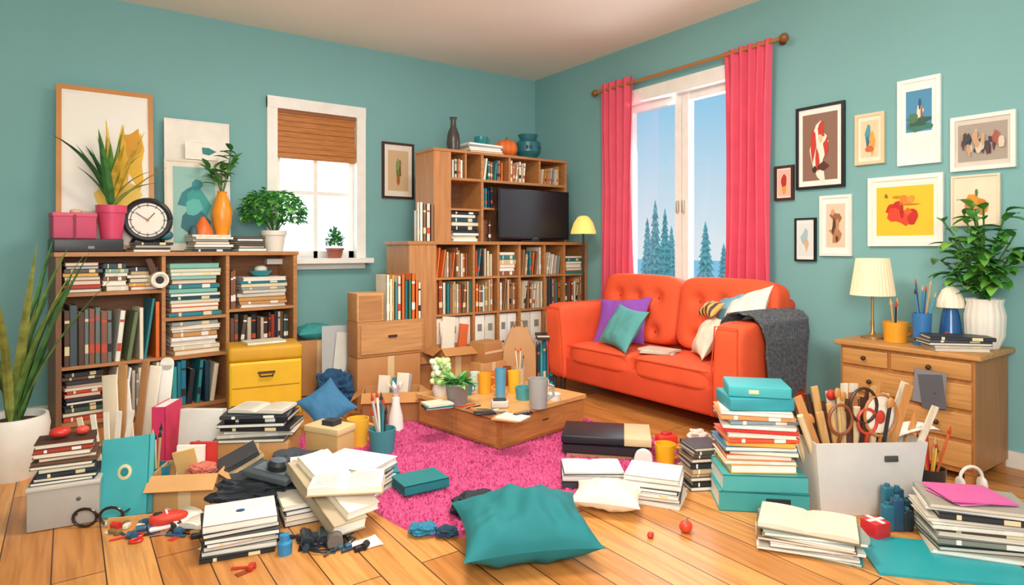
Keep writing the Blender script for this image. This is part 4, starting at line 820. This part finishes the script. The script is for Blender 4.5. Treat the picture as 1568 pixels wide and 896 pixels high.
# ---------- dresser
dy0,dy1,dz=-4.85,-4.05,.74
MD=T(-.02,(dy0+dy1)/2,0)@R(-90); w=dy1-dy0; b=B(); dw=mt('#b0743e','woodz',.45); dl=mt('#c68e50','woody',.45)
b.b2(MD,(-w/2+.02,-.52,.05),(w/2-.02,0,dz-.03),dw); b.rbox(MD,(0,-.265,dz-.016),(w+.03,.56,.032),.008,dl)
for x in(-w/2+.05,w/2-.05):
    for y in(-.49,-.05): b.b2(MD,(x-.025,y-.025,0),(x+.025,y+.025,.06),dw)
for x0,x1,z0,z1 in((-.37,-.08,.585,.695),(-.07,.37,.585,.695),(-.37,.37,.415,.57),(-.37,.37,.245,.40),(-.37,.37,.075,.23)):
    b.rbox(MD,((x0+x1)/2,-.522,(z0+z1)/2),(x1-x0-.01,.025,z1-z0-.01),.006,dl)
    for kx in([(x0+x1)/2] if x1-x0<.5 else [x0+.18,x1-.18]): b.puff(MD@T(kx,-.545,(z0+z1)/2),(.03,.03,.03),2,mt('#3a2618',rough=.3),5)
b.done('dresser')
b=B(); b.box(MD@T(.16,-.555,.52)@R(4,'Y'),(0,0,0),(.17,.004,.2),mt('#85858a','cloth')); b.box(MD@T(.175,-.557,.50)@R(-7,'Y'),(0,0,0),(.13,.004,.2),mt('#5c5c62','cloth')); b.done('hanging_grey_cloth')
DZ=dz+.001
b=B(); M=T(-.30,-4.16,DZ); br=mt('#b8905a',rough=.3,metal=.6); b.lathe(M,[(.001,0),(.07,0),(.07,.012),(.02,.025),(.01,.05),(.012,.1),(.008,.13),(.008,.32),(.001,.32)],br,20)
b.lathe(M@T(0,0,.29),[(.135,0),(.10,.25),(.097,.25),(.13,.003)],emis('#ecd8b0',.3),108,.02,36); b.done('table_lamp')
cup('orange_mug',Vector((-.36,-4.33,DZ)),.075,.13,'#f0a42e',True,['#c9a060','#e8e0d0','#3a2a1c'])
cup('blue_glass_with_brushes',Vector((-.36,-4.485,DZ)),.055,.2,'#3878b4',False,['#2a5a88','#3f8ac0','#c9a060','#1f4a78','#4aa0c8','#3f8ac0','#2a5a88'])
b=B(); M=T(-.20,-4.585,DZ); b.lathe(M,[(.001,0),(.075,0),(.065,.05),(.05,.18),(.035,.24),(.001,.24)],mt('#285f98',rough=.2)); b.puff(M@T(-.06,0,.06),(.02,.04,.05),2,mt('#c8322a'),4); b.lathe(M@T(0,0,.235),[(.075,0),(.07,.05),(.045,.11),(.001,.145)],emis('#e9dcc4',.2),56,.03,14); b.done('small_blue_lamp')
b=B(); random.seed(70); b.pile(T(-.41,-4.68,DZ)@R(CR-12),.34,.19,.085,['#2a2d33','#efe9dd','#5a5f64','#d8cfc0'],5,6); b.done('magazine_stack')
random.seed(71)
b=B(); M=T(-.18,-4.76,DZ); b.lathe(M,[(.001,0),(.07,0),(.10,.08),(.105,.2),(.09,.27),(.098,.3),(.085,.3),(.08,.25),(.001,.25)],mt('#ece6da',rough=.5),72,.025,18)
for i in range(20):
    a=U(0,360); ca,sa=math.cos(math.radians(a)),math.sin(math.radians(a)); r=U(.08,.2); hh=U(.45,.88); rx=-abs(r*ca) if U(0,1)<.75 else .03
    tip=(rx,r*sa*1.4,hh); b.tube([(0,0,.25),(tip[0]*.4,tip[1]*.4,.25+(hh-.25)*.6),tip],.005,mt('#4a7a34'),6,M)
    for j in range(7):
        t=.35+.105*j; p=(tip[0]*t,tip[1]*t,.27+(hh-.27)*t); aa=U(100,260); b.leaf(M@T(p)@R(aa),U(.11,.17),U(.055,.08),U(0,50),60,mt(random.choice(['#3a7a34','#559a3c','#458a38','#7ab848']),'leaf',.4),6,.8)
b.done('leafy_potted_plant')
# ---------- lights
def area(name,loc,rot,size,e,col,sy=None):
    l=bpy.data.lights.new(name,'AREA'); l.size=size; l.energy=e; l.color=col
    if sy: l.shape='RECTANGLE'; l.size_y=sy
    o=bpy.data.objects.new(name,l); sc.collection.objects.link(o); o.location=loc; o.rotation_euler=rot; return o
def aim(o,t): o.rotation_euler=(Vector(t)-o.location).to_track_quat('-Z','Y').to_euler()
a=area('overhead_fill',(-2.9,-3.4,3.38),(0,0,0),1.0,95,(1,.92,.80))  # added soft overhead fill, not a fixture of the room
a=area('camera_side_fill',(-5.4,-7.4,2.6),(0,0,0),1.8,100,(1,.92,.82)); aim(a,(-2.0,-1.6,1.2))  # added fill from behind the camera, no lamp there
a=area('ceiling_fill',(-4.2,-6.4,1.9),(0,0,0),1.4,85,(1,.92,.84)); aim(a,(-1.8,-2.4,3.45))  # added unseen fill, aimed up to brighten the ceiling
a=area('window_daylight',(.5,-2.25,2.0),(0,math.radians(90),0),1.4,55,(.86,.94,1),1.9); aim(a,(-3,-3.2,.2))
a=area('small_window_daylight',(-2.72,.6,2.0),(0,0,0),1.2,26,(.9,.96,1),1.4); aim(a,(-2.72,0,1.98))
w=bpy.data.worlds.new('sky'); sc.world=w; w.use_nodes=True; N=w.node_tree.nodes; L=w.node_tree.links; bg=N['Background']
tc=N.new('ShaderNodeTexCoord'); sp=N.new('ShaderNodeSeparateXYZ'); cr=N.new('ShaderNodeValToRGB'); L.new(tc.outputs['Generated'],sp.inputs[0]); L.new(sp.outputs['Z'],cr.inputs['Fac'])
cr.color_ramp.elements[0].position=.0; cr.color_ramp.elements[0].color=h2l('#eefaff'); cr.color_ramp.elements[1].position=.26; cr.color_ramp.elements[1].color=h2l('#8fd2f8')
L.new(cr.outputs[0],bg.inputs['Color']); bg.inputs['Strength'].default_value=.88
# ---------- camera
cam=bpy.data.cameras.new('camera'); co=bpy.data.objects.new('camera',cam); sc.collection.objects.link(co)
cam.sensor_width=36; cam.lens=36*F/1568; cam.shift_y=-(448-HZ)/1568; cam.clip_start=.05
co.location=(CX,CY,CZ); co.rotation_euler=(math.radians(90),0,math.radians(CR)); sc.camera=co
sc.view_settings.view_transform='Standard'; sc.view_settings.look='None'
